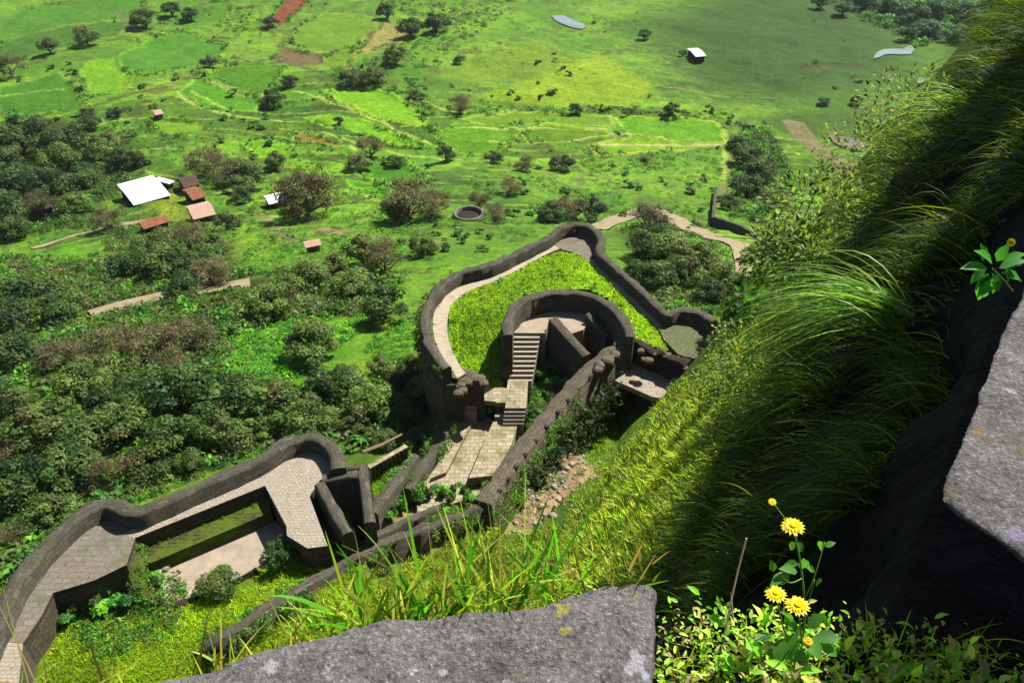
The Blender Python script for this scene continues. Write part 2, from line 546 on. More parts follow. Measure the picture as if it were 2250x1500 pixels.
STREAKS = [  # centre line in the photograph, half width in metres, colour
    ([(180, 240), (300, 205), (400, 180), (470, 150), (600, 138), (700, 158), (820, 146)], 0.9, S(96, 120, 44)),
    ([(0, 268), (180, 240)], 0.8, S(90, 110, 50)),
    ([(700, 505), (760, 512), (860, 530), (960, 530)], 1.0, S(176, 150, 112)),
    ([(1605, 300), (1600, 380), (1585, 450)], 1.3, S(140, 144, 84)),
    ([(1740, 270), (1800, 330), (1880, 385)], 2.6, S(150, 140, 100)),
    ([(560, 468), (590, 480), (640, 530)], 0.8, S(160, 150, 110)),
    ([(1760, 150), (1830, 140), (1920, 150), (2000, 160)], 0.7, S(84, 60, 44)),
    ([(200, 30), (260, 20), (270, 50)], 0.5, S(120, 130, 80)),
    ([(640, 200), (700, 214), (760, 235), (860, 280), (960, 325)], 0.4, S(190, 222, 90)), ([(390, 212), (440, 236), (480, 250), (560, 262), (640, 268)], 0.4, S(186, 220, 100)),
    ([(455, 178), (510, 205), (580, 216)], 0.35, S(196, 228, 110)), ([(420, 200), (470, 226), (500, 240)], 0.35, S(180, 220, 90)),
    ([(730, 300), (840, 330), (930, 345), (1010, 350)], 0.4, S(176, 220, 80)), ([(1000, 282), (1150, 286), (1330, 285)], 0.35, S(200, 226, 120)), ([(1080, 312), (1240, 314), (1340, 298), (1400, 300)], 0.4, S(206, 222, 130)),
    ([(760, 420), (820, 440), (880, 450)], 0.35, S(170, 220, 80)), ([(780, 380), (850, 404), (940, 396)], 0.35, S(170, 226, 80)), ([(130, 160), (170, 190), (186, 238)], 0.4, S(150, 190, 80)), ([(0, 212), (70, 202), (140, 196)], 0.35, S(150, 200, 90)),
    ([(1320, 318), (1450, 318), (1590, 318)], 0.5, S(214, 210, 140)), ([(1592, 290), (1596, 320), (1586, 400)], 0.5, S(170, 210, 80)), ([(620, 285), (700, 290), (780, 330)], 0.35, S(180, 220, 90)), ([(300, 200), (360, 190), (440, 172)], 0.3, S(170, 180, 90)),
    ([(900, 210), (1010, 250), (1130, 242)], 0.4, S(160, 200, 80)), ([(600, 100), (660, 108), (720, 118)], 0.4, S(150, 170, 80)),
]


def build_ground():
    az = np.radians(np.concatenate([np.linspace(-80, -36, 60, endpoint=False), np.linspace(-36, 36, 760), np.linspace(36, 80, 60)[1:]]))
    r1 = np.geomspace(1.2, 52, 150)
    dep = np.radians(np.linspace(40, 4.2, 560))
    rr = np.array([70.0])
    r2 = []
    for a in dep:                                            # rows evenly spread by depression angle
        zz = np.interp(np.linspace(10, 1400, 1), RG, ZG)
        r2.append(a)
    grid_r = np.geomspace(20, 1400, 4000)
    ang = np.arctan2(CAMZ - np.interp(grid_r, RG, ZG), grid_r)
    rows = np.interp(dep, ang[::-1], grid_r[::-1])
    rows = rows[rows > 53]
    R = np.concatenate([r1, np.sort(rows)])
    A, RR = np.meshgrid(az, R)
    x, y = (np.sin(A) * RR).ravel(), (np.cos(A) * RR).ravel()
    z = H0(x, y)
    nc, nr = len(az), len(R)
    # ground cover colours
    n1, n2, n3 = fbm(x, y, 30, 5), fbm(x, y, 7, 6), fbm(x, y, 2.2, 8)
    c = np.zeros((len(x), 3))
    lime, mid, olive, brown = map(np.array, (S(138, 196, 42), S(98, 154, 38), S(88, 112, 46), S(132, 122, 74)))
    t = np.clip((n1 * 0.55 + n2 * 0.45 - 0.38) / 0.24, 0, 1)[:, None]
    c = mid * (1 - t) + lime * t
    t = np.clip((n2 * 0.7 + n3 * 0.3 - 0.5) / 0.12, 0, 1)[:, None] * 0.75
    c = c * (1 - t) + olive * t
    t = np.clip((n3 * 0.6 + n1 * 0.4 - 0.60) / 0.1, 0, 1)[:, None] * 0.6
    c = c * (1 - t) + brown * t
    far = np.hypot(x, y)
    phi = (far * 0.75 + x * 0.22 + 34 * fbm(x, y, 80, 91, 3)) / 8.5
    fr = phi - np.floor(phi)
    hsh = np.modf(np.abs(np.sin(np.floor(phi) * 12.9898 + np.floor(fbm(x, y, 60, 93, 2) * 5) * 7.1) * 43758.5453))[0]
    zone = np.clip((far - 128) / 15, 0, 1) * np.clip((fbm(x, y, 55, 92, 2) - 0.40) / 0.05, 0, 1) * np.clip((350 - far) / 30, 0, 1) * (x < 85)
    c = c * (1 + ((0.62 + 0.7 * hsh) - 1)[:, None] * zone[:, None])
    ln_ = (np.clip(1 - np.abs(fr - 0.5) / 0.055, 0, 1) * zone * (n3 > 0.33))[:, None] * 0.75
    c = c * (1 - ln_) + np.array(S(184, 218, 92)) * ln_
    dk_ = (np.clip(1 - np.abs(fr - 0.36) / 0.07, 0, 1) * zone * (n2 > 0.45))[:, None] * 0.55
    c = c * (1 - dk_) + np.array(S(64, 104, 34)) * dk_
    z += zone * (fr - 0.5) * 0.7
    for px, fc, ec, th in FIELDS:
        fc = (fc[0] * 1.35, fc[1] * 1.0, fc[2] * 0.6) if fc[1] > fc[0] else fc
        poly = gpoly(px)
        wx, wy = x + (n2 - 0.5) * 4, y + (n1 - 0.5) * 4
        m = inpoly(wx, wy, poly)
        d = edgedist(wx, wy, poly)
        if th > 0:
            k = (0.84 + 0.32 * n3)[:, None]
            e = np.clip(1 - np.abs(d - 0.0) / 0.9, 0, 1)[:, None] * (0.35 + 0.65 * (n2 > 0.45))[:, None]
            c = np.where(m[:, None], np.array(fc) * k, c)
            c = c * (1 - e) + np.array(ec) * e
            z += np.where(m, -0.15, 0) + np.clip(1 - d / 1.4, 0, 1) * th * 0.9
        else:
            fe = 45 if fc[1] < 0.06 else 8  # wide soft edge for the painted cloud shadow
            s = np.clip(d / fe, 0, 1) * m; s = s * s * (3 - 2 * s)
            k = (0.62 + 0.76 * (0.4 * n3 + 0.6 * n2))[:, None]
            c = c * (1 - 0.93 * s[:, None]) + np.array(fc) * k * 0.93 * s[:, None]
    for px, hw, fc in STREAKS:
        d = edgedist(x + (n2 - .5) * 1.5, y, gpoly(px), False)
        s = np.clip((hw + 0.6 - d) / 0.6, 0, 1)[:, None] * (0.55 + 0.45 * (n3 > 0.42))[:, None]
        c = c * (1 - s) + np.array(fc) * s
    # floor of the woods
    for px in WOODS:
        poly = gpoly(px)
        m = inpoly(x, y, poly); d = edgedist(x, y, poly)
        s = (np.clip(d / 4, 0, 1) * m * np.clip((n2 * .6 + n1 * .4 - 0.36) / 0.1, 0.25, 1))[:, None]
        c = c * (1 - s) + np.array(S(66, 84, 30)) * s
    # cliff and banks: dry straw between the grass
    w = N1 * x + N2 * y
    cl = (np.clip((24 - w) / 4, 0, 1) * np.clip((95 - far) / 15, 0, 1))[:, None]
    cc = np.array(S(96, 130, 30)) * (0.6 + 0.8 * n3)[:, None]
    c = c * (1 - cl) + cc * cl
    near = (np.clip((46 - far) / 4, 0, 1) * (w > 22))[:, None]
    yy = np.array(S(136, 172, 36)) * (0.55 + 0.8 * n3)[:, None]
    c = c * (1 - near) + yy * near
    for k, dc in enumerate((S(186, 168, 132), S(60, 54, 40), S(190, 166, 134), S(190, 166, 134), S(120, 170, 36), S(70, 96, 30))):  # the dark second tone paints shade into the pit floor
        poly = CARVE[k][0]
        e_ = np.where(inpoly(x, y, poly), 1.0, np.clip(1 - edgedist(x, y, poly) / 1.2, 0, 1))[:, None]
        c = c * (1 - e_) + np.array(dc) * (0.6 + 0.8 * n3[:, None]) * e_
    Fi = np.arange(nc * nr).reshape(nr, nc)
    Fc = np.stack([Fi[:-1, :-1], Fi[:-1, 1:], Fi[1:, 1:], Fi[1:, :-1]], -1).reshape(-1, 4)[:, ::-1]
    m, nt, b = newmat('ground_cover')
    at = nd(nt, 'ShaderNodeVertexColor'); at.layer_name = 'Col'
    geo = nd(nt, 'ShaderNodeNewGeometry')
    na = noise_out(nt, 0.9, 6, geo.outputs['Position'], 0.75)
    nb = noise_out(nt, 0.22, 5, geo.outputs['Position'], 0.7)
    k = mixc(nt, ramp(nt, na, 0.3, 0.7), (0.5, 0.56, 0.5), (1.5, 1.4, 1.3))
    k2 = mixc(nt, ramp(nt, nb, 0.3, 0.7), (0.72, 0.8, 0.72), (1.3, 1.18, 1.1))
    cc = mixc(nt, 1.0, mixc(nt, 1.0, at.outputs[0], k, 'MULTIPLY'), k2, 'MULTIPLY')
    nt.links.new(cc, b.inputs['Base Color'])
    bump(nt, b, na, 1.0, 0.5)
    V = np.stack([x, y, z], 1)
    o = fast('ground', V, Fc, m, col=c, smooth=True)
    return tag(o, kind='structure')


WOODS = [
    [(0, 560), (230, 575), (400, 520), (560, 600), (760, 590), (900, 610), (790, 690), (640, 700), (500, 740), (500, 830), (560, 850), (720, 860), (880, 830), (900, 930), (780, 990), (640, 960), (560, 990), (250, 1100), (0, 1290)],
    [(0, 250), (150, 260), (300, 300), (330, 370), (260, 420), (200, 500), (0, 520)],
    [(1330, 520), (1410, 490), (1560, 500), (1700, 590), (1700, 690), (1600, 700), (1470, 680)],
    [(1750, -10), (1900, 40), (2010, 100), (2150, 80), (2250, -10)],
    [(1620, 270), (1690, 280), (1760, 420), (1720, 500), (1600, 480)],
    [(220, 510), (420, 480), (520, 520), (480, 640), (260, 660)],
]
GROUND = build_ground()

# ------------------------------------------------------------------ cliff under the camera's parapet
def cliff_profile(s):
    """(w, z below camera) of the wall and the overgrown cliff at distance s along it"""
    k = min(1, max(0, (s - 3) / 4))
    a = [(-0.9, -2.35), (-0.1, -2.4), (0.0, -2.6), (0.28, -3.1), (0.55, -3.9), (0.85, -4.9), (1.25, -6.2), (1.75, -8.0), (2.2, -10.2), (2.5, -13)]
    b = [(-0.9, -2.2), (-0.1, -2.25), (0.15, -2.45), (0.55, -2.8), (1.0, -3.7), (1.3, -4.8), (1.55, -6.2), (1.85, -8.0), (2.2, -10.2), (2.5, -13)]
    return [((1 - k) * p[0] + k * q[0], (1 - k) * p[1] + k * q[1]) for p, q in zip(a, b)]


SD = Vector((0.555, 0.832, 0)); ND = Vector((N1, N2, 0))


def cliff_pt(s, q):
    pr = cliff_profile(s)
    q = min(max(q, 0), len(pr) - 1.001)
    i = int(q); t = q - i
    w = pr[i][0] * (1 - t) + pr[i + 1][0] * t; z = pr[i][1] * (1 - t) + pr[i + 1][1] * t
    p = SD * s + ND * w + Vector((0, 0, CAMZ + z))
    if q > 1.5:
        p += ND * (0.3 * mnoise.fractal(Vector((s * 0.9, z * 0.9, 1.0)), 0.8, 2, 4)) * min(1, (q - 1.5))
    return p


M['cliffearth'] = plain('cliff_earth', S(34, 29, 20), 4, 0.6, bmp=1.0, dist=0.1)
V, Fc = [], []
SS = np.concatenate([np.linspace(0.9, 8, 60), np.linspace(8.2, 40, 110)])
QQ = np.linspace(0, 8.99, 70)
for s in SS:
    for q in QQ: V.append(cliff_pt(float(s), float(q)))
nq = len(QQ)
for i in range(len(SS) - 1):
    for j in range(nq - 1):
        a = i * nq + j
        Fc.append((a, a + 1, a + nq + 1, a + nq))
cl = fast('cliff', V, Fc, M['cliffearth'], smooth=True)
tag(cl, kind='structure')

V, Fc = [], []  # added crag out of view; its heights and gap shape the cliff's shade
SS = np.linspace(7.7, 48, 120)
for s in SS:
    hh = float(np.interp(s, [7.7, 9, 10.4, 10.6, 12.7, 12.9, 14.5, 16, 20, 25, 36, 40, 43, 45.5, 47, 48], [5.4, 7.3, 7.3, 3.4, 3.4, 8.0, 7.6, 3.2, 4.2, 10, 14.5, 17, 20.5, 25.5, 27, 1]))
    bk = 0 if s < 16 else min(6, (s - 16) * 0.8)
    for w_, z_ in [(-0.55, -1.9), (-0.75, hh * 0.4), (-0.85, hh), (-1.3 - bk, hh + 0.1), (-1.4 - bk, hh * 0.3), (-1.5 - bk, -2.5)]:
        k = mnoise.noise(Vector((s * 0.5, w_, z_ * 0.5)))
        V.append(SD * float(s) + ND * (w_ + 0.1 * k) + Vector((0, 0, CAMZ + z_ + 0.5 * k)))
for i in range(len(SS) - 1):
    for j in range(5):
        a = i * 6 + j; Fc.append((a, a + 6, a + 7, a + 1))
rk = fast('shade_crag', V, Fc, M['cliffearth'], smooth=True)
tag(rk, kind='structure')

# ------------------------------------------------------------------ upper bastion
Z5 = lambda x, y, z=0.0: P(850 + x / 2.8125, 450 + y / 2.8125, z)
ZB = lambda x, y, z=0.0: P(950 + x / 3.75, 700 + y / 3.75, z)
Z2 = lambda x, y, z=0.0: P(750 + x / 3, 750 + y / 3, z)
Z1 = lambda x, y, z=4.0: P(x / 2.5, 900 + y / 2.5, z)

PT = 1.2
outer = [(372, 1010), (318, 950), (268, 870), (238, 780), (232, 700), (252, 610), (300, 530), (370, 462), (460, 412), (580, 380), (680, 350), (790, 298), (900, 244), (1000, 194),
         (1060, 148), (1120, 122), (1190, 114), (1262, 134), (1310, 176), (1326, 226), (1312, 280), (1350, 325), (1440, 402), (1550, 502), (1660, 602), (1716, 664),
         (1750, 668), (1800, 646), (1860, 642), (1936, 660), (2006, 704), (2050, 770), (2056, 830), (2026, 890), (1960, 940)]
bast = empty('bastion', Z5(1100, 700, -10), 'pointed stone bastion with a dark parapet ringing a lime-green grass court', 'bastion')
top = [Z5(x, y, PT) for x, y in outer]
sweep('parapet', top, 0.85, -1.0, M['parapet'], bast, rough=0.07)
body_c = catmull(top, 1.0)
bn = lateral(body_c)
body = [(p.x + n.x * 0.5, p.y + n.y * 0.5) for p, n in zip(body_c, bn)]
gb = [Z5(x, y) for x, y in ((1960, 960), (1800, 935), (1715, 840), (1690, 775), (1500, 598), (1246, 350), (1170, 308), (1072, 274), (960, 320), (820, 398), (700, 458), (600, 498), (486, 548), (416, 608), (380, 686), (376, 780), (398, 880), (438, 962), (488, 1040), (420, 1085))]
mb = MB(); mb.prism(body + [(p.x, p.y) for p in gb], -0.45, -15)
mb.build('rampart', M['rampart'], bast)
# pale walk
wo = [(1030, 246), (900, 312), (700, 420), (560, 472), (430, 514), (352, 560), (304, 640), (284, 720), (294, 820), (334, 920), (396, 1010), (436, 1072)]
wi = [(1070, 270), (960, 318), (820, 396), (700, 456), (600, 496), (484, 546), (414, 606), (378, 684), (374, 780), (396, 880), (436, 964), (486, 1040)]
mb = MB(); mb.prism([tuple(p[:2]) for p in catmull([Z5(*p) for p in wo], 0.8) + catmull([Z5(*p) for p in reversed(wi)], 0.8)], 0.0, -0.5)
mb.build('walkway', M['lightpath'], bast)
ms_i = [(1090, 180), (900, 290), (700, 395), (560, 450), (430, 490), (330, 560), (280, 660), (262, 750), (276, 840), (320, 940), (380, 1020), (420, 1076)]
ms_o = [(p[0] - 30, p[1] - 18) for p in ms_i]
mb = MB(); mb.prism([tuple(Z5(*p)[:2]) for p in wo] + [tuple(Z5(*p)[:2]) for p in reversed(ms_o)], -0.02, -0.5)
mb.build('mossy_verge', M['mosspave'], bast)
tipf = [(1030, 240), (1090, 185), (1200, 180), (1300, 230), (1300, 300), (1250, 345), (1170, 300), (1070, 272)]
mb = MB(); mb.prism([tuple(Z5(*p)[:2]) for p in tipf], 0.012, -0.5)
mb.build('tip_floor', M['greypave'], bast)
rs = [(1262, 330), (1330, 370), (1560, 590), (1720, 745), (1690, 770), (1500, 590), (1240, 342)]
mb = MB(); mb.prism([tuple(Z5(*p)[:2]) for p in rs], 0.006, -0.5)
mb.build('side_walk', M['lightpath'], bast)
rf = [(1680, 760), (1740, 715), (1800, 700), (1870, 710), (1950, 760), (2000, 830), (1990, 900), (1900, 950), (1800, 925), (1710, 830)]
mb = MB(); mb.prism([tuple(Z5(*p)[:2]) for p in rf], 0.018, -0.5)
mb.build('turret_floor', M['mosspave'], bast)
# pale loopholes through the parapet
def loophole(p, n, parent, w=0.16, h=0.22):
    mb = MB(); n = Vector(n).normalized(); t = Vector((-n.y, n.x, 0))
    mb.box(p, t * w, n * 0.05, Vector((0, 0, h)))
    return mb.build('loophole', M['step'], parent)

# grass court sheet, rising a little in the middle and sinking to the stairs
cpoly = [(1080, 285), (1180, 305), (1250, 350), (1500, 600), (1690, 775), (1735, 900), (1560, 830), (1500, 780), (1460, 660), (1380, 580), (1250, 520), (1000, 520), (830, 560), (730, 690), (700, 990), (600, 1035),
         (490, 1020), (440, 960), (400, 880), (380, 780), (384, 684), (420, 610), (490, 552), (600, 500), (700, 460), (820, 400), (960, 322)]
cw = [Z5(x, y, 0) for x, y in cpoly]
cxy = [(p.x, p.y) for p in cw]
xs, ys = [p[0] for p in cxy], [p[1] for p in cxy]
gx, gy = np.meshgrid(np.arange(min(xs), max(xs), 0.45), np.arange(min(ys), max(ys), 0.45))
shp = gx.shape
gxf, gyf = gx.ravel(), gy.ravel()
ins = inpoly(gxf, gyf, cxy)
ed = edgedist(gxf, gyf, cxy)
pit = Z5(640, 1040, 0)
def court_z(x, y, e):
    sink = np.clip(1 - np.hypot(x - pit.x, y - pit.y) / 9.0, 0, 1)
    return -0.1 + np.clip(e / 3, 0, 1) * 0.35 - sink * 4.6 + (fbm(x, y, 3, 9) - 0.5) * 0.5
gz = court_z(gxf, gyf, ed)
idx = np.arange(len(gxf)).reshape(shp)
q = np.stack([idx[:-1, :-1], idx[:-1, 1:], idx[1:, 1:], idx[1:, :-1]], -1).reshape(-1, 4)
keep = (ins | (ed < 0.4))[q].all(1)
m, nt, b = newmat('court_turf')
geo = nd(nt, 'ShaderNodeNewGeometry')
n = noise_out(nt, 1.2, 6, geo.outputs['Position'])
nt.links.new(mixc(nt, ramp(nt, n, 0.35, 0.65), S(110, 170, 24), S(160, 210, 36)), b.inputs['Base Color'])
lawn = fast('lawn', np.stack([gxf, gyf, gz], 1), q[keep], m, smooth=True)
tag(lawn, kind='structure')

# ------------------------------------------------------------------ round inner wall and its floor
rw = empty('round_wall', Z5(1100, 700, -6), 'round inner wall open to the stairs, dark inside, on the grass court', 'wall')
RT = 1.7
rc = [(748, 800), (744, 740), (762, 670), (806, 610), (880, 566), (980, 540), (1090, 532), (1200, 540), (1300, 568), (1390, 624), (1456, 690), (1496, 760), (1500, 810)]
sweep('parapet', [Z5(x, y, RT) for x, y in rc], 0.9, -5.0, M['parapet'], rw, rough=0.06)
fl = [(760, 790), (768, 690), (820, 620), (920, 560), (1100, 545), (1260, 580), (1290, 650), (1262, 700), (1215, 770), (1130, 800), (1060, 790), (1005, 700), (978, 792)]
mb = MB(); mb.prism([tuple(Z5(x, y, -0.3)[:2]) for x, y in fl], -0.3, -6)
mb.build('floor', M['pinkfloor'], rw)
for (x, y) in ((1078, 585), (1388, 662)):
    p = Z5(x, y, 0.6); c0 = Z5(1100, 720, 0.6)
    loophole(p, c0 - p, rw, 0.22, 0.2)
for (x, y) in ((1158, 160), (1882, 692)):
    p = Z5(x, y, 0.6); loophole(p, Z5(x - 20, y + 200, .6) - p, bast, 0.15, 0.14)

# two slanting walls on the floor
for (a, b_, lab) in (((1026, 700), (1236, 930), 'grey slanting wall running from the stair head to the long wall'),
                     ((1248, 664), (1372, 806), 'short grey slanting wall inside the round wall, right of the earth floor')):
    pa, pb = Z5(*a, 0.6), Z5(*b_, -0.6)
    r_ = sweep('slanting_wall', [pa, pb], 0.95, -6, M['parapet'], None, smooth=True, rough=0.03)
    tag(r_, lab, 'wall')

# ------------------------------------------------------------------ staircase
stair = empty('stone_staircase', ZB(700, 560, -3), 'pale stone staircase with ten steps climbing to the round wall', 'staircase')
zt0, rise = -0.3, 0.27
yA, yB = 118, 512
vs_ = np.linspace(yA, yB, 11)
tops = []
for k in range(11):
    z = zt0 - rise * k
    yv = vs_[k]
    xl = 640 - 18 * k / 10; xr = 890 - 70 * k / 10
    tops.append((ZB(xl, yv, z), ZB(xr, yv, z), z))
for k in range(1, 11):
    z = zt0 - rise * k
    a0, b0 = tops[k - 1][0], tops[k - 1][1]
    a1, b1 = tops[k][0], tops[k][1]
    back = 0.02
    mb = MB(); mb.prism([(a0.x, a0.y + 0.12), (b0.x, b0.y + 0.12), (b1.x, b1.y), (a1.x, a1.y)], z, z - 1.0)
    mb.build('step', M['step'], stair)
zl = zt0 - rise * 10 - 0.02
la = [ZB(622, 505, zl), ZB(790, 505, zl), ZB(772, 735, zl), ZB(600, 735, zl)]
mb = MB(); mb.prism([tuple(p[:2]) for p in la], zl, -8)
mb.build('landing', M['pathstone'], stair)
low = []
for k in range(4):
    yv = 735 + 32 * k; z = zl - rise * (k + 1)
    mb = MB()
    pts = [ZB(598 - 4 * k, yv - 12, z), ZB(770 - 6 * k, yv - 12, z), ZB(766 - 6 * k, yv + 34, z), ZB(592 - 4 * k, yv + 34, z)]
    mb.prism([tuple(p[:2]) for p in pts], z, -8)
    mb.build('step', M['step'], stair)
# side mass of the flight
mb = MB()
sa = [ZB(640, 118, -0.35), ZB(890, 118, -0.35), ZB(822, 505, -3.05), ZB(622, 505, -3.05)]
xy = [tuple(p[:2]) for p in sa]
i = len(mb.v)
top_ = [(p.x, p.y, p.z - 0.35) for p in sa]; bot = [(p.x, p.y, -9) for p in sa]
for k in range(4):
    a, b2 = k, (k + 1) % 4
    mb.quad(bot[a], bot[b2], top_[b2], top_[a], uv=[(0, -9), (3, -9), (3, top_[b2][2]), (0, top_[a][2])])
mb.build('flank', M['rampart'], stair)
# small block at the foot of the left flank
mb = MB(); mb.prism([tuple(ZB(x, y, -1.6)[:2]) for x, y in ((570, 250), (640, 250), (630, 400), (560, 400))], -1.6, -8)
mb.build('side_block', M['rampart'], stair)

# ------------------------------------------------------------------ small gate beside the stairs
gate = empty('gatehouse', ZB(450, 900, -6), 'small stone gate with flat roof and black doorway left of the staircase foot', 'gate')
zg = zl - 0.02
rp = [(285, 556), (618, 570), (606, 690), (525, 690), (520, 682), (262, 660)]
mb = MB(); mb.prism([tuple(ZB(x, y, zg)[:2]) for x, y in rp], zg, zg - 0.45)
mb.build('roof_slab', M['pathstone'], gate)
def wallbox(name, a, b2, zt, zb, th, mat, parent, sh=0):
    """upright wall between two ground points"""
    a, b2 = Vector((a[0], a[1], 0)), Vector((b2[0], b2[1], 0))
    d = (b2 - a); n = Vector((-d.y, d.x, 0)).normalized() * th / 2
    mb = MB(); c = (a + b2) / 2; c.z = (zt + zb) / 2
    mb.box(c, d / 2, n, Vector((0, 0, (zt - zb) / 2)))
    return mb.build(name, mat, parent)
fa, fb = ZB(262, 664, zg), ZB(606, 690, zg)
dv = (fb - fa)
wallbox('pier', fa + dv * 0.0 + Vector((0, .35, 0)), fa + dv * 0.27 + Vector((0, .35, 0)), zg - 0.46, -8, 0.6, M['rampart'], gate)
wallbox('pier', fa + dv * 0.75 + Vector((0, .35, 0)), fa + dv * 1.0 + Vector((0, .35, 0)), zg - 0.46, -8, 0.6, M['rampart'], gate)
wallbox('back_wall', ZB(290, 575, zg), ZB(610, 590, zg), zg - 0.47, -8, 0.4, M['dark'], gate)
for k in range(2):
    z = zg - 0.5 - 0.35 * k
    pts = [ZB(252, 688 + 36 * k, z), ZB(368, 692 + 36 * k, z), ZB(362, 725 + 36 * k, z), ZB(244, 720 + 36 * k, z)]
    mb = MB(); mb.prism([tuple(p[:2]) for p in pts], z, -8); mb.build('ledge', M['step'], gate)
for k in range(2):
    z = zg - 1.0 - 0.4 * k
    pts = [ZB(520, 775 + 36 * k, z), ZB(594, 778 + 36 * k, z), ZB(588, 808 + 36 * k, z), ZB(512, 804 + 36 * k, z)]
    mb = MB(); mb.prism([tuple(p[:2]) for p in pts], z, -8); mb.build('ledge', M['step'], gate)

# ------------------------------------------------------------------ paved approach
ap = empty('paved_path', Z2(800, 800, -6), 'pale paved path leading up to the gate between the two parapets', 'path')
ap['kind'] = 'structure'
z1, z2 = -5.3, -4.3
pl = [(905, 540), (1050, 545), (950, 640), (940, 830), (880, 1000), (600, 1010), (470, 1090), (560, 960), (700, 700), (800, 460), (870, 450)]
mb = MB(); mb.prism([tuple(Z2(x, y, z1)[:2]) for x, y in [(770, 560), (880, 440), (1010, 520), (1010, 700), (930, 1000), (500, 1150), (500, 1000), (640, 800)]], z1, -9); mb.build('lower_paving', M['pathstone'], ap)
mb = MB(); mb.prism([tuple(Z2(x, y, z2)[:2]) for x, y in [(1000, 530), (1170, 520), (1120, 680), (1010, 880), (840, 900), (940, 660)]], z2, -9); mb.build('upper_paving', M['pathstone'], ap)
mb = MB(); mb.prism([tuple(Z2(x, y, -4.9)[:2]) for x, y in [(800, 455), (880, 470), (860, 540), (690, 860), (590, 900), (700, 660)]], -4.9, -9); mb.build('kerb', M['pathstone'], ap)

# ------------------------------------------------------------------ parapet walls beside the path
w1 = sweep('parapet_wall', [Z2(805, 355, -3.8), Z2(700, 540, -4.1), Z2(600, 720, -4.2), Z2(510, 850, -4.2), Z2(430, 970, -4.2)], 0.9, -10, M['parapet'])
tag(w1, 'straight dark parapet left of the paved path, running down from the gate', 'wall')
w2 = sweep('parapet_wall', [Z2(478, 740, -3.6), Z2(380, 880, -3.4), Z2(280, 1010, -3.2), Z2(200, 1120, -3.0)], 1.0, -8, M['parapet'])
tag(w2, 'short grey parapet between the lower bastion and the path wall', 'wall')
longp = [(1850, 20, 0.4), (1740, 90, 0.3), (1610, 200, 0.2), (1500, 320, 0.2), (1400, 430, 0.3), (1290, 570, 0.5), (1180, 710, 0.8), (1090, 830, 1.2), (1010, 950, 1.7), (930, 1060, 2.3)]
w3 = empty('rampart_wall', Z2(1300, 560, -8), 'long weathered rampart wall with putlog holes on the right of the path', 'wall')
sweep('wall_body', [Z2(x, y, z) for x, y, z in longp], 1.3, -14, M['rampart'], w3, batter=0.06, rough=0.06)
for k in range(11):
    t = 0.16 + k * 0.075
    i = int(t * 9); f_ = t * 9 - i
    a, b2 = Z2(*longp[i]), Z2(*longp[min(i + 1, 9)])
    p = a.lerp(b2, f_)
    d = (b2 - a); d.z = 0; d.normalize(); n = Vector((-d.y, d.x, 0))
    side = n if n.x > 0 else -n
    mb = MB(); mb.box(p + side * 0.52 + Vector((0, 0, -0.1)), d * 0.13, side * 0.16, Vector((0, 0, 0.13)))
    mb.build('putlog_hole', M['dark'], w3)
w4 = sweep('parapet_wall', [P(1072, 1100, 1.9), P(1040, 1118, 2.0), P(985, 1140, 2.1), P(920, 1160, 2.3), P(830, 1194, 2.5), P(760, 1230, 2.8), P(690, 1270, 3.1), P(600, 1324, 3.5), P(530, 1368, 3.9), P(484, 1396, 4.1), P(450, 1418, 3.6)], 0.75, -4, M['parapet'], rough=0.08)
tag(w4, 'low dark parapet curving down to the lower left across the yellow grass', 'wall')
w5 = sweep('parapet_wall', [P(968, 1112, 1.0), P(890, 1142, 1.2), P(815, 1178, 1.5)], 0.55, -4, M['parapet'])
tag(w5, 'thin broken parapet just behind the low curving one', 'wall')

# ------------------------------------------------------------------ roofed gate under the cliff and the ruined wall behind
rg = empty('ruined_gatehouse', Z5(1500, 1050, -8), 'roofed stone gate under the cliff with pale slab roof over a black opening', 'gate')
zr = -2.0
rpoly = [(1180, 985), (1300, 945), (1420, 920), (1560, 945), (1700, 990), (1980, 1050), (1980, 1230), (1640, 1185), (1520, 1132)]
mb = MB(); mb.prism([tuple(Z5(x, y, zr)[:2]) for x, y in rpoly], zr, zr - 0.5); mb.build('roof_slab', M['roofslab'], rg)
pa, pb = Z5(1262, 1020, zr), Z5(1800, 1240, zr)
off = Vector((0.3, 0.7, 0))
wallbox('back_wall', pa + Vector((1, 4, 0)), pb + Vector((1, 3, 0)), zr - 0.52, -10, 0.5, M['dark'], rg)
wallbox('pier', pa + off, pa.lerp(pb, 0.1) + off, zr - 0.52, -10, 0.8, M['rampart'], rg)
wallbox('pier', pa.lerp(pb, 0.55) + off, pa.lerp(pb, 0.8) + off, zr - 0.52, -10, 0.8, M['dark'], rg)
rn = empty('ruined_wall', Z5(1650, 950, -4), 'crumbling dark wall with loose pale stones behind the slab roof', 'wall')
sweep('wall_body', [Z5(1480, 815, 0.25), Z5(1560, 845, 0.2), Z5(1650, 890, 0.1), Z5(1760, 930, 0.2), Z5(1860, 975, 0.1)], 0.9, -3, M['dark'], rn, rough=0.16)
random.seed(3)
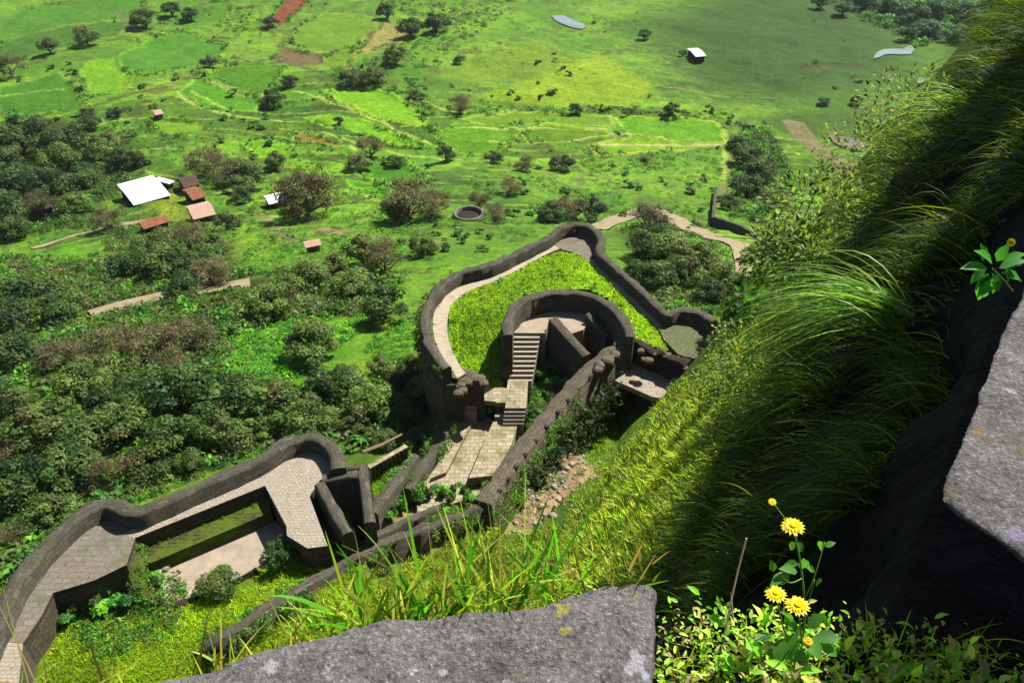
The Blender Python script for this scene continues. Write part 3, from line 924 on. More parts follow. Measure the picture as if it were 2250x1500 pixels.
def rough_stone(name, c, r, mat, parent, sq=(1, 1, 0.7)):
    bm = bmesh.new(); bmesh.ops.create_icosphere(bm, subdivisions=2, radius=1)
    o_ = Vector((random.random() * 50, random.random() * 50, 0))
    for v in bm.verts:
        m_ = max(abs(v.co.x), abs(v.co.y), abs(v.co.z))
        v.co = v.co.lerp(v.co / m_, 0.55) * (1 + 0.25 * mnoise.noise(v.co * 1.4 + o_))
        v.co = Vector((v.co.x * sq[0] * r, v.co.y * sq[1] * r, v.co.z * sq[2] * r)) + Vector(c)
    me = bpy.data.meshes.new(name); bm.to_mesh(me); bm.free()
    return link(name, me, mat, parent)
for (x, y, r) in ((1530, 850, .35), (1570, 905, .4), (1600, 860, .3), (1620, 965, .45), (1585, 955, .3), (1690, 900, .4), (1730, 935, .5), (1790, 950, .35), (1830, 985, .4), (1845, 1010, .3), (1660, 925, .3)):
    rough_stone('loose_stone', Z5(x, y, -0.2), r * 0.85, M['rampart'], rn)
# broken end of the long wall
for k, (x, y) in enumerate(((1830, 20), (1850, 60), (1800, 90), (1760, 130), (1700, 160), (1690, 190))):
    rough_stone('loose_stone', Z2(x, y, 0.2), 0.42 + 0.1 * random.random(), M['rampart'], w3)
rb = empty('rubble_end', Z5(470, 1080, -3), 'broken rubble end of the bastion parapet beside the small gate', 'rubble')
for (x, y, r) in ((452, 1050, .45), (480, 1040, .4), (520, 1050, .4), (545, 1075, .45), (580, 1080, .4), (600, 1105, .35), (470, 1090, .45), (455, 1120, .4), (500, 1095, .4), (445, 1165, .4), (470, 1150, .35)):
    rough_stone('loose_stone', Z5(x, y, -0.6), r * 1.1, M['rampart'], rb)
RUB = []
V, Fc = [], []
random.seed(12)
for _ in range(150):
    a, b_ = random.random(), random.random()
    u = 1110 + 190 * a + 60 * (b_ - 0.5); v_ = 1135 - 130 * a + 90 * (b_ - 0.3) * random.random()
    p = G(u, v_); r = random.uniform(0.05, 0.2) * (1.5 if random.random() < 0.12 else 1)
    bm = bmesh.new(); bmesh.ops.create_icosphere(bm, subdivisions=1, radius=r)
    o_ = Vector((u, v_, 0))
    i0 = len(V)
    for v in bm.verts: V.append(v.co * (1 + 0.5 * mnoise.noise(v.co * 5 + o_)) + p)
    for f in bm.faces: Fc.append(tuple(i0 + v.index for v in f.verts))
    bm.free()
o = fast('rubble', V, Fc, M['roofslab']); tag(o, 'pale stone rubble at the foot of the long rampart wall', 'rubble', kind='stuff')
# cheek of the bastion below the rubble
wallbox('cheek_wall', Z5(440, 1060, -0.6), Z5(600, 1110, -1.6), -0.8, -9, 0.9, M['rampart'], rb)

# ------------------------------------------------------------------ lower bastion with its sunken yards
lb = empty('lower_bastion', Z1(1000, 500, -2), 'lower bastion with cobbled T-shaped terrace and winding dark parapet', 'bastion')
ZW, ZP = 4.0, 5.15
lo = [(-260, 1640), (-120, 1380), (-30, 1170), (60, 985), (150, 850), (262, 724), (380, 612), (480, 540), (570, 506), (640, 520), (700, 548), (770, 548), (870, 506), (1010, 446), (1210, 358), (1400, 276), (1480, 232), (1555, 178), (1640, 150), (1740, 148), (1812, 190), (1848, 250), (1856, 318)]
sweep('parapet', [Z1(x, y, ZP) for x, y in lo], 0.95, -1, M['parapet'], lb, rough=0.06)
lc = catmull([Z1(x, y, ZP) for x, y in lo], 1.0); ln = lateral(lc)
edge = [(p.x + n.x * 0.55, p.y + n.y * 0.55) for p, n in zip(lc, ln)]
inner = [(1860, 340), (1812, 345), (1722, 440), (1700, 476), (1800, 745), (1690, 760), (1576, 690), (1574, 640), (1456, 416), (742, 702), (694, 850), (520, 935), (290, 1005), (226, 1130), (126, 1280), (102, 1520), (60, 1700)]
mb = MB(); mb.prism(edge + [tuple(Z1(x, y)[:2]) for x, y in inner], ZW - 0.06, -9); mb.build('rampart', M['rampart'], lb)
cob = [(742, 610), (860, 555), (1010, 490), (1210, 400), (1400, 318), (1500, 275), (1570, 222), (1650, 195), (1730, 198), (1790, 235), (1815, 290), (1812, 345), (1722, 440), (1700, 476), (1800, 745), (1690, 760), (1576, 690), (1574, 640), (1456, 416), (742, 702), (700, 690)]
mb = MB(); mb.prism([tuple(Z1(x, y)[:2]) for x, y in cob], ZW, ZW - 0.3); mb.build('cobbled_terrace', M['cobble'], lb)
gp = [(742, 610), (700, 690), (742, 702), (694, 850), (520, 935), (290, 1005), (226, 1130), (126, 1280), (-20, 1265), (60, 1130), (180, 920), (330, 760), (450, 650), (560, 585), (650, 590)]
mb = MB(); mb.prism([tuple(Z1(x, y)[:2]) for x, y in gp], ZW + 0.008, ZW - 0.3); mb.build('grey_walk', M['greypave'], lb)
gp2 = [(-20, 1268), (124, 1282), (100, 1520), (60, 1700), (-160, 1700), (-90, 1400)]
mb = MB(); mb.prism([tuple(Z1(x, y)[:2]) for x, y in gp2], ZW + 0.004, ZW - 0.3); mb.build('cobbled_walk', M['cobble'], lb)
# sunken yard
yd = empty('sunken_yard', Z1(1150, 800, 1), 'sunken yard with mossy bench ledge and pale earth floor beside the terrace', 'yard')
zf, zle = 1.9, 2.9
ledge = [(752, 742), (1466, 470), (1478, 560), (830, 850), (760, 850)]
mb = MB(); mb.prism([tuple(Z1(x, y, zle)[:2]) for x, y in [(740, 700), (1456, 410), (1490, 560), (830, 840), (750, 830)]], zle, 0.5); mb.build('ledge', M['mossywall'], yd)
flr = [(800, 820), (1470, 560), (1600, 700), (1440, 850), (1000, 1080), (880, 1110), (820, 900)]
mb = MB(); mb.prism([tuple(Z1(x, y, zf)[:2]) for x, y in flr], zf, 0.3); mb.build('floor', M['pinkfloor'], yd)
sweep('side_wall', [Z1(738, 740, 3.6), Z1(735, 850, 3.3), Z1(775, 960, 2.9), Z1(860, 1060, 2.4)], 0.8, 0, M['mossywall'], yd, rough=0.15)
sweep('front_kerb', [Z1(900, 1085, 2.1), Z1(1100, 1020, 2.15), Z1(1300, 930, 2.2), Z1(1410, 870, 2.2)], 0.5, 0.5, M['dark'], yd, rough=0.1)
for (x, y) in ((840, 880), (870, 870), (905, 865), (860, 900)):
    rough_stone('fallen_stone', Z1(x, y, 2.0), 0.3, M['roofslab'], yd)
# small walled pit
pw = empty('walled_pit', Z1(1880, 500, 0), 'small four-sided pit with grey rims, black inside, right of the terrace', 'pit')
def rim(a, b2, zt=4.5, th=0.7):
    return sweep('rim_wall', [Z1(*a, zt), Z1(*b2, zt)], th, -2, M['parapet'], pw, rough=0.04)
rim((1755, 402), (1910, 680)); rim((1770, 370), (1965, 345)); rim((1985, 300), (2030, 620)); rim((1840, 315), (1975, 305), 4.7, 0.5)
mb = MB(); mb.prism([tuple(Z1(x, y, 0.6)[:2]) for x, y in ((1740, 400), (1980, 360), (2030, 620), (1920, 700))], 0.6, -2); mb.build('pit_floor', M['mossywall'], pw)
# pale low wall with a log beside it
lw = empty('picket_bank', Z2(320, 760, -3), 'pale low wall striped with dark posts behind the lower bastion', 'wall')
wa, wb2 = Z2(180, 820, -2.3), Z2(430, 690, -2.5)
wallbox('wall_body', wa, wb2, -2.4, -6, 0.4, M['pathstone'], lw)
for k in range(9):
    p = wa.lerp(wb2, (k + 0.5) / 9) + Vector((0.15, -0.26, 0))
    mb = MB(); mb.box((p.x, p.y, -3.3), (0.07, 0, 0), (0, 0.07, 0), (0.05, 0, 0.95)); mb.build('post', M['wood'], lw)


def tube(mb, pts, rad, seg=6):
    pts = [Vector(p) for p in pts]
    rings = []
    s = 0
    for i, p in enumerate(pts):
        d = (pts[min(i + 1, len(pts) - 1)] - pts[max(i - 1, 0)]).normalized()
        a = d.orthogonal().normalized(); b = d.cross(a)
        r = rad[i] if hasattr(rad, '__len__') else rad
        i0 = len(mb.v)
        for k in range(seg):
            t = 2 * math.pi * k / seg
            mb.v.append(tuple(p + (a * math.cos(t) + b * math.sin(t)) * r)); mb.uv.append((k / seg, s))
        rings.append(i0)
        s += 0.3
    for i in range(len(rings) - 1):
        # match ring start to limit twist
        for k in range(seg):
            a, b = rings[i] + k, rings[i] + (k + 1) % seg
            mb.f.append((a, b, rings[i + 1] + (k + 1) % seg, rings[i + 1] + k))
    mb.f.append(tuple(rings[-1] + k for k in range(seg)))


mb = MB(); tube(mb, [Z2(140, 730, -0.6), Z2(270, 680, -0.6), Z2(400, 612, -0.5)], [0.16, 0.15, 0.1])
lg = mb.build('fallen_log', M['deadwood']); tag(lg, 'pale bare log lying above the low striped wall', 'log')

# ------------------------------------------------------------------ outer road and wall behind the upper bastion
ROADS = []


def drape(name, px, hw, mat, label=None, lift=0.12, kind='structure'):
    pts = [G(u, v) for u, v in px]
    ROADS.append(([(p.x, p.y) for p in pts], hw))
    c = catmull([(p.x, p.y, 0) for p in pts], 1.2); n = lateral(c)
    V, Fc, UV = [], [], []
    s = 0
    for i, (p, q) in enumerate(zip(c, n)):
        if i: s += (c[i] - c[i - 1]).length
        hh = hw * (0.9 + 0.2 * vnoise(p.x, p.y, 8.0, 4))
        for a in (-1, 0, 1):
            x, y = p.x + q.x * a * hh, p.y + q.y * a * hh
            V.append((x, y, float(H0(x, y)[0]) + lift + (0.05 if a == 0 else -0.05))); UV.append((s, a * hh))
    for i in range(len(c) - 1):
        for k in (0, 1):
            a = i * 3 + k; Fc.append((a, a + 3, a + 4, a + 1))
    o = fast(name, V, Fc, mat, uv=UV)
    tag(o, label, None, None, kind)
    return o
M['dirt'] = plain('dirt_road', S(200, 182, 146), 0.8, 0.3)
drape('road', [(1300, 506), (1350, 486), (1420, 464), (1470, 478), (1560, 520), (1640, 552), (1700, 576)], 2.3, M['dirt'], lift=0.35)
drape('track', [(200, 694), (240, 682), (330, 660), (390, 646), (480, 634), (550, 622)], 2.4, M['dirt'], lift=0.3)
drape('footpath', [(70, 548), (140, 528), (210, 508), (300, 490), (360, 476)], 0.9, M['dirt'], lift=0.3)
rwp = [G(1566, 470), G(1567, 496), G(1620, 515), G(1690, 548), G(1760, 575)]
r5 = sweep('boundary_wall', [(p.x, p.y, p.z + 2.0) for p in rwp[1:]], 0.7, lambda p: p.z - 4, M['parapet'])
tag(r5, 'dark boundary wall above the dirt road behind the upper bastion', 'wall')
r6 = sweep('boundary_wall', [(p.x, p.y, p.z + 1.8) for p in (G(1564, 496), G(1568, 450), G(1572, 425))], 0.6, lambda p: p.z - 4, M['parapet'])
tag(r6, 'short wall going uphill from the corner of the boundary wall', 'wall')

# ------------------------------------------------------------------ houses of the hamlet
M['whiteroof'] = plain('white_sheet_roof', (0.78, 0.79, 0.82), 0.6, 0.08, 0.5, 0)
M['brownroof'] = plain('old_tile_roof', S(120, 96, 84), 1.5, 0.4)
M['orangeroof'] = plain('clay_tile_roof', S(190, 128, 92), 1.2, 0.5)
M['pinkroof'] = plain('pale_clay_roof', S(236, 196, 170), 1.2, 0.2)
M['plaster'] = plain('grey_plaster', S(150, 140, 126), 1.0, 0.3)
M['openingdark'] = plain('shade_timber', S(60, 52, 44), 2, 0.3)  # dark tone carries the shade on the hut walls


def house(px, eave, roof, wall, label, pitch=0.5, base=None, over=0.35, gable=True, windows=True):
    """px: the roof's four corners in the photograph"""
    cu, cv = sum(p[0] for p in px) / 4, sum(p[1] for p in px) / 4
    g0 = base or G(cu, cv)
    z = g0.z + eave
    for _ in range(12):                                      # settle the house on the ground under it
        q_ = P(cu, cv, z)
        g0 = Vector((q_.x, q_.y, float(H0(q_.x, q_.y)[0])))
        z = z * 0.4 + (g0.z + eave) * 0.6
    c = [P(u, v, z) for u, v in px]
    ctr = sum((Vector(p) for p in c), Vector()) / 4
    ex = ((c[1] - c[0]) + (c[2] - c[3])) / 2; ey = ((c[3] - c[0]) + (c[2] - c[1])) / 2
    lx, ly = ex.length / 2, ey.length / 2
    ax = ex.normalized(); ay = Vector((-ax.y, ax.x, 0))
    if ay.dot(ey) < 0: ay = -ay
    root = empty('house', (ctr.x, ctr.y, g0.z - 0.5), label, 'house', 'houses of the hamlet')
    wx, wy = ax * (lx - over), ay * (ly - over)
    mb = MB(); mb.box((ctr.x, ctr.y, (g0.z - 3 + z) / 2), wx, wy, (0, 0, (z - g0.z + 3) / 2)); mb.build('wall', wall, root)
    mb = MB()
    X, Y = ax * lx, ay * ly
    o = Vector((ctr.x, ctr.y, z + 0.003))
    if gable:
        r0, r1 = o - X + Vector((0, 0, pitch)), o + X + Vector((0, 0, pitch))
        e = [o - X - Y, o + X - Y, o + X + Y, o - X + Y]
        dn = Vector((0, 0, -0.12))
        mb.quad(e[0], e[1], r1, r0); mb.quad(r0, r1, e[2], e[3])
        mb.quad(e[1], e[2], r1); mb.quad(e[3], e[0], r0)
        mb.quad(e[0] + dn, e[3] + dn, e[2] + dn, e[1] + dn)
        for k in range(4):
            mb.quad(e[k] + dn, e[(k + 1) % 4] + dn, e[(k + 1) % 4], e[k])
    else:
        mb.box(o + Vector((0, 0, 0.1)), X, Y + Vector((0, 0, pitch * 0.3)), (0, 0, 0.1))
    mb.build('roof', roof, root)
    if windows:
        # openings on the sides seen from the fort
        for sgn, d, n, L in ((1, wx, ay, ly - over), (1, wy, ax, lx - over)):
            for k, q in enumerate((-0.5, 0.1, 0.6)):
                nn = n if n.dot(Vector((ctr.x, ctr.y, 0))) < 0 else -n
                p = Vector((ctr.x, ctr.y, g0.z + 1.1)) + d * q + nn * L
                mb = MB()
                hh = 1.0 if k == 1 else 0.5
                mb.box(p + Vector((0, 0, 0 if k == 1 else 0.4)), d.normalized() * 0.45, nn * 0.03, (0, 0, hh))
                mb.build('door' if k == 1 else 'window', M['openingdark'], root)
    return root


house([(265, 404), (343, 383), (367, 431), (286, 453)], 2.6, M['whiteroof'], M['openingdark'], 'long shed with a bright white roof, largest building of the hamlet', gable=True, pitch=0.35)
house([(349, 390), (361, 386), (372, 404), (360, 412)], 1.4, M['whiteroof'], M['plaster'], 'tiny white lean-to at the far corner of the white-roofed shed', gable=False, windows=False)
house([(388, 392), (424, 384), (440, 404), (404, 414)], 2.4, M['brownroof'], M['openingdark'], 'dark brown roofed house right of the white-roofed shed', pitch=1.0)
house([(402, 416), (432, 408), (450, 432), (420, 442)], 2.2, M['orangeroof'], M['openingdark'], 'small house with patched orange roof between the brown and pink ones', pitch=0.9)
house([(408, 452), (458, 442), (474, 470), (424, 484)], 2.2, M['pinkroof'], M['plaster'], 'house with a pale pink roof below the orange-roofed one', pitch=0.8)
house([(305, 488), (362, 470), (368, 488), (312, 505)], 1.8, M['orangeroof'], M['openingdark'], 'low brown shed beside the pale footpath under the trees', pitch=0.5, windows=False)
house([(580, 432), (622, 420), (636, 440), (590, 448)], 2.2, M['whiteroof'], M['openingdark'], 'white-roofed hut half hidden by the big bare tree', pitch=0.6)
house([(664, 532), (700, 524), (708, 538), (672, 544)], 1.6, M['pinkroof'], M['plaster'], 'low cream-roofed hut below the big bare tree', pitch=0.3, windows=False)
house([(1518, 107), (1540, 106), (1544, 123), (1520, 125)], 2.2, M['whiteroof'], M['openingdark'], 'lone white-roofed hut out in the dark green meadow', pitch=0.5)
house([(334, 244), (352, 240), (360, 250), (340, 254)], 1.6, M['pinkroof'], M['plaster'], 'tiny pale hut among the fields beyond the hamlet', pitch=0.5, windows=False)
house([(64, 446), (96, 434), (112, 456), (78, 468)], 2.2, M['brownroof'], M['openingdark'], 'grey-brown roofed house in the trees at the far left', pitch=0.9, windows=False)
house([(-10, 500), (14, 492), (24, 506), (0, 516)], 2.0, M['brownroof'], M['openingdark'], 'brown roof cut by the left edge of the view', pitch=0.6, windows=False)

# well
wc = G(1030, 478)
well = empty('well', (wc.x, wc.y, wc.z), 'round stone well with a pale rim and dark mouth behind the upper bastion', 'well')
ring = [Vector((wc.x + 2.6 * math.cos(t), wc.y + 2.6 * math.sin(t), wc.z + 1.1)) for t in np.linspace(0, 2 * math.pi, 25)]
sweep('rim', ring, 0.55, wc.z - 2, M['greypave'], well, smooth=False, rough=0.02)
mb = MB(); mb.prism([(wc.x + 2.5 * math.cos(t), wc.y + 2.5 * math.sin(t)) for t in np.linspace(0, 2 * math.pi, 20)[:-1]], wc.z + 0.35, wc.z - 0.5); mb.build('water', M['dark'], well)

# pools in the valley
m, nt, b = newmat('pale_water')
b.inputs['Base Color'].default_value = (*S(160, 174, 170), 1); b.inputs['Roughness'].default_value = 0.25; b.inputs['Specular IOR Level'].default_value = 0.5  # pale base colour stands in for reflected sky
M['water'] = m
def pool(name, px):
    pts = catmull([(*p, 0) for p in gpoly(px + [px[0]])], 1.5)[:-1]
    zs = max(float(H0(p.x, p.y)[0]) for p in pts)
    mb = MB(); mb.prism([(p.x, p.y) for p in pts], lambda x, y: float(H0(x, y)[0]) + 0.45, zs - 12)
    o = mb.build(name, M['water']); tag(o, kind='structure')
pool('pond', [(1212, 38), (1232, 36), (1262, 48), (1286, 58), (1280, 66), (1246, 60), (1222, 48)])
pool('stream', [(1918, 132), (1930, 116), (1960, 110), (1986, 110), (1998, 102), (2008, 112), (1990, 122), (1950, 122), (1930, 130)])
pool('puddle', [(2010, 176), (2026, 174), (2032, 182), (2014, 185)])
M['water'] = M['greypave']
pool('rock_slab', [(1822, 302), (1850, 304), (1890, 312), (1910, 322), (1896, 334), (1862, 330), (1838, 320)])

# ------------------------------------------------------------------ foliage
def diamonds(C, N, size, rng, asp=0.6, up=0.0):
    """one leaf quad per point, roughly facing N"""
    n = len(C)
    N = N + rng.normal(0, 0.45, (n, 3)); N[:, 2] += up
    N /= np.linalg.norm(N, axis=1, keepdims=True) + 1e-9
    A = np.cross(N, rng.normal(0, 1, (n, 3))); A /= np.linalg.norm(A, axis=1, keepdims=True) + 1e-9
    B = np.cross(N, A)
    s = np.asarray(size)[:, None]
    V = np.stack([C - A * s, C + B * s * asp - N * s * .12, C + A * s, C - B * s * asp - N * s * .12], 1).reshape(-1, 3)
    return V, np.arange(n * 4).reshape(n, 4)


def crown_mesh(name, rng, R=1.0, hgt=0.75, lobes=14, n=1500, leaf=(0.07, 0.12), cols=None, open_=0.0, mat=None, twigs=0):
    """a crown of leaf clumps about a unit radius, centred at 0; returns mesh"""
    Cs, Ns, cl_ = [], [], []
    L = []
    for k in range(lobes):
        a = rng.uniform(0, 2 * math.pi); rr = R * math.sqrt((k + 0.5) / lobes) * 0.72
        zz = rng.uniform(-0.55, 0.25) * hgt + hgt * 0.62 * (1 - (rr / R) ** 2)
        L.append((np.array([rr * math.cos(a), rr * math.sin(a), zz]), R * rng.uniform(0.2, 0.4), rng.uniform(0.75, 1.25)))
    per = n // lobes
    for c, r, sh in L:
        d = rng.normal(0, 1, (per, 3)); d /= np.linalg.norm(d, axis=1, keepdims=True)
        d[:, 2] = np.where(d[:, 2] < -0.4, -d[:, 2] * 0.7, d[:, 2])
        rad = r * (1 - np.abs(rng.normal(0, 0.16 + open_, per)))
        Cs.append(c + d * rad[:, None] * np.array([1, 1, 0.85])); Ns.append(d)
        base = np.array(cols[rng.integers(len(cols))]) * sh
        cl_.append(base * rng.uniform(0.75, 1.28, (per, 1)))
    C, N, K = np.concatenate(Cs), np.concatenate(Ns), np.concatenate(cl_)
    V, Fc = diamonds(C, N, rng.uniform(*leaf, len(C)), rng, up=0.35)
    K = np.repeat(K, 4, 0)
    if twigs:
        ix = rng.integers(0, len(C), twigs)
        st = C[ix] * rng.uniform(0.75, 1, (twigs, 1)); dd = N[ix] * 0.6 + rng.normal(0, 0.5, (twigs, 3)) + np.array([0, 0, .4])
        en = st + dd * rng.uniform(0.08, 0.2, (twigs, 1))
        side = np.cross(en - st, rng.normal(0, 1, (twigs, 3))); side /= np.linalg.norm(side, axis=1, keepdims=True) + 1e-9; side *= 0.009
        V2 = np.stack([st - side, st + side, en + side * .3, en - side * .3], 1).reshape(-1, 3)
        Fc = np.concatenate([Fc, np.arange(twigs * 4).reshape(-1, 4) + len(V)]); V = np.concatenate([V, V2])
        tw = np.array(S(138, 128, 104, 1.9)) * rng.uniform(0.6, 1.3, (twigs, 1))
        K = np.concatenate([K, np.repeat(tw, 4, 0)])
    o = fast(name, V, Fc, mat, col=K)
    return o


KD = 1.22
DARKC = [S(52, 82, 30, KD), S(66, 96, 36, KD), S(44, 74, 34, KD), S(84, 104, 48, KD)]
OLIVEC = [S(84, 112, 44, KD), S(100, 124, 54, KD), S(72, 100, 38, KD), S(98, 108, 56, KD)]
BAREC = [S(104, 106, 68, KD), S(92, 102, 54, KD), S(112, 106, 76, KD), S(82, 98, 46, KD)]
GREENC = [S(84, 148, 40, KD), S(104, 164, 44, KD), S(70, 128, 44, KD)]
BLUEC = [S(50, 84, 56, KD), S(60, 98, 64, KD), S(70, 110, 60, KD)]
KINDS = {}
def make_tree(kind, v):
    rng = np.random.default_rng(100 + v * 7 + len(kind))
    nm = {'dark': 'leafy_tree', 'olive': 'leafy_tree', 'bare': 'bare_tree', 'bush': 'bush', 'blue': 'leafy_tree'}[kind]
    root = bpy.data.objects.new(nm, None); root.empty_display_size = 0.3
    COL.objects.link(root)
    cols = {'dark': DARKC, 'olive': OLIVEC, 'bare': BAREC, 'bush': GREENC + DARKC, 'blue': BLUEC}[kind]
    if kind == 'bush':
        c = crown_mesh('foliage', rng, 1, 0.7, 6, 420, (0.1, 0.2), cols, 0.1, M['leafdark'])
        c.location = (0, 0, 0.35); c.parent = root
        mb = MB(); tube(mb, [(0, 0, -0.5), (0.03, 0, 0.1), (0.1, 0.05, 0.5)], [0.09, 0.07, 0.03]); s_ = mb.build('stem', M['wood'], None); s_.parent = root
        return root
    if kind == 'bare':
        c = crown_mesh('crown', rng, 1, 0.8, 20, 2300, (0.022, 0.048), cols, 0.25, M['leafdark'], twigs=1300)
    else:
        c = crown_mesh('crown', rng, 1, 0.75, 24, 4200, (0.034, 0.068), cols, 0.06, M['leafdark'])
    c.location = (0, 0, 0.78); c.parent = root
    mb = MB()
    tube(mb, [(0, 0, -0.6), (0.02, 0, 0.0), (0.05, 0.03, 0.5), (0.03, 0.0, 0.8)], [0.09, 0.07, 0.05, 0.03], 7)
    for k in range(6):
        a = k * 1.05 + rng.uniform(0, .5); e = rng.uniform(0.45, 0.8)
        tube(mb, [(0.04, 0.02, 0.3 + .05 * k), (e * .5 * math.cos(a), e * .5 * math.sin(a), 0.66), (e * math.cos(a), e * math.sin(a), 0.85 + 0.2 * rng.uniform())], [0.045, 0.03, 0.012], 5)
    t = mb.build('trunk', M['deadwood'] if kind == 'bare' else M['wood'], None); t.parent = root
    return root


LM = [((320, 425), 'the white-roofed shed'), ((440, 465), 'the pink-roofed house'), ((606, 436), 'the half-hidden white hut'), ((686, 534), 'the cream-roofed hut'),
      ((1030, 475), 'the round well'), ((1250, 500), 'the tip of the upper bastion'), ((930, 700), 'the left curve of the upper bastion'), ((1565, 480), 'the boundary wall corner'),
      ((1520, 690), 'the round turret'), ((1530, 117), 'the lone hut'), ((840, 85), 'the tan field'), ((650, 25), 'the red earth field'), ((345, 246), 'the tiny pale hut'),
      ((650, 980), 'the lower bastion tip'), ((230, 1110), 'the lower bastion bend'), ((270, 675), 'the pale track'), ((80, 455), 'the grey-brown roof'), ((1250, 50), 'the pale pond'), ((1965, 115), 'the pale stream'),
      ((850, 985), 'the striped low wall'), ((520, 190), 'the curved green field'),
      ((70, 780), 'the left-edge clump'), ((420, 860), 'the broad dark crown'), ((1100, 300), 'the long flat field'), ((1470, 290), 'the walled flat field'), ((820, 380), 'the dark terraced field'), ((370, 110), 'the broad round field'), ((1150, 880), 'the staircase landing'), ((1200, 480), 'the low dark thicket'), ((480, 1240), 'the sunken yard'), ((1000, 1030), 'the paved path')]
ORD = ['nearest', 'second', 'third', 'fourth', 'fifth', 'sixth', 'seventh', 'eighth', 'ninth', 'tenth', 'eleventh', 'twelfth', 'thirteenth', 'fourteenth', 'fifteenth', 'sixteenth', 'seventeenth', 'eighteenth', 'nineteenth', 'twentieth', 'twenty-first', 'twenty-second', 'twenty-third']
PLANTED = []      # (root, u, v, width_px, kind)
PROTO, USED = {}, {}


def copytree(o):
    c = o.copy(); COL.objects.link(c)
    for ch in o.children:
        d = ch.copy(); COL.objects.link(d); d.parent = c
    return c


def plant(kind, u, v, wpx, squash=1.0):
    nv = {'dark': 4, 'olive': 4, 'bare': 4, 'bush': 5, 'blue': 2}[kind]
    k = (kind, random.randrange(nv))
    p = G(u, v + wpx * 0.36)
    s = wpx * depth(p) / F / 1.75
    if k not in PROTO: PROTO[k] = make_tree(*k); o = PROTO[k]
    else: o = copytree(PROTO[k])
    o.location = (p.x, p.y, p.z - s * (0.0 if kind == 'bush' else 0.24))
    o.rotation_euler = (0, 0, random.uniform(0, 6.28))
    o.scale = (s * random.uniform(.9, 1.1), s * random.uniform(.9, 1.1), s * squash * random.uniform(.8, 1.0))
    PLANTED.append((o, u, v, wpx, kind))
    return o


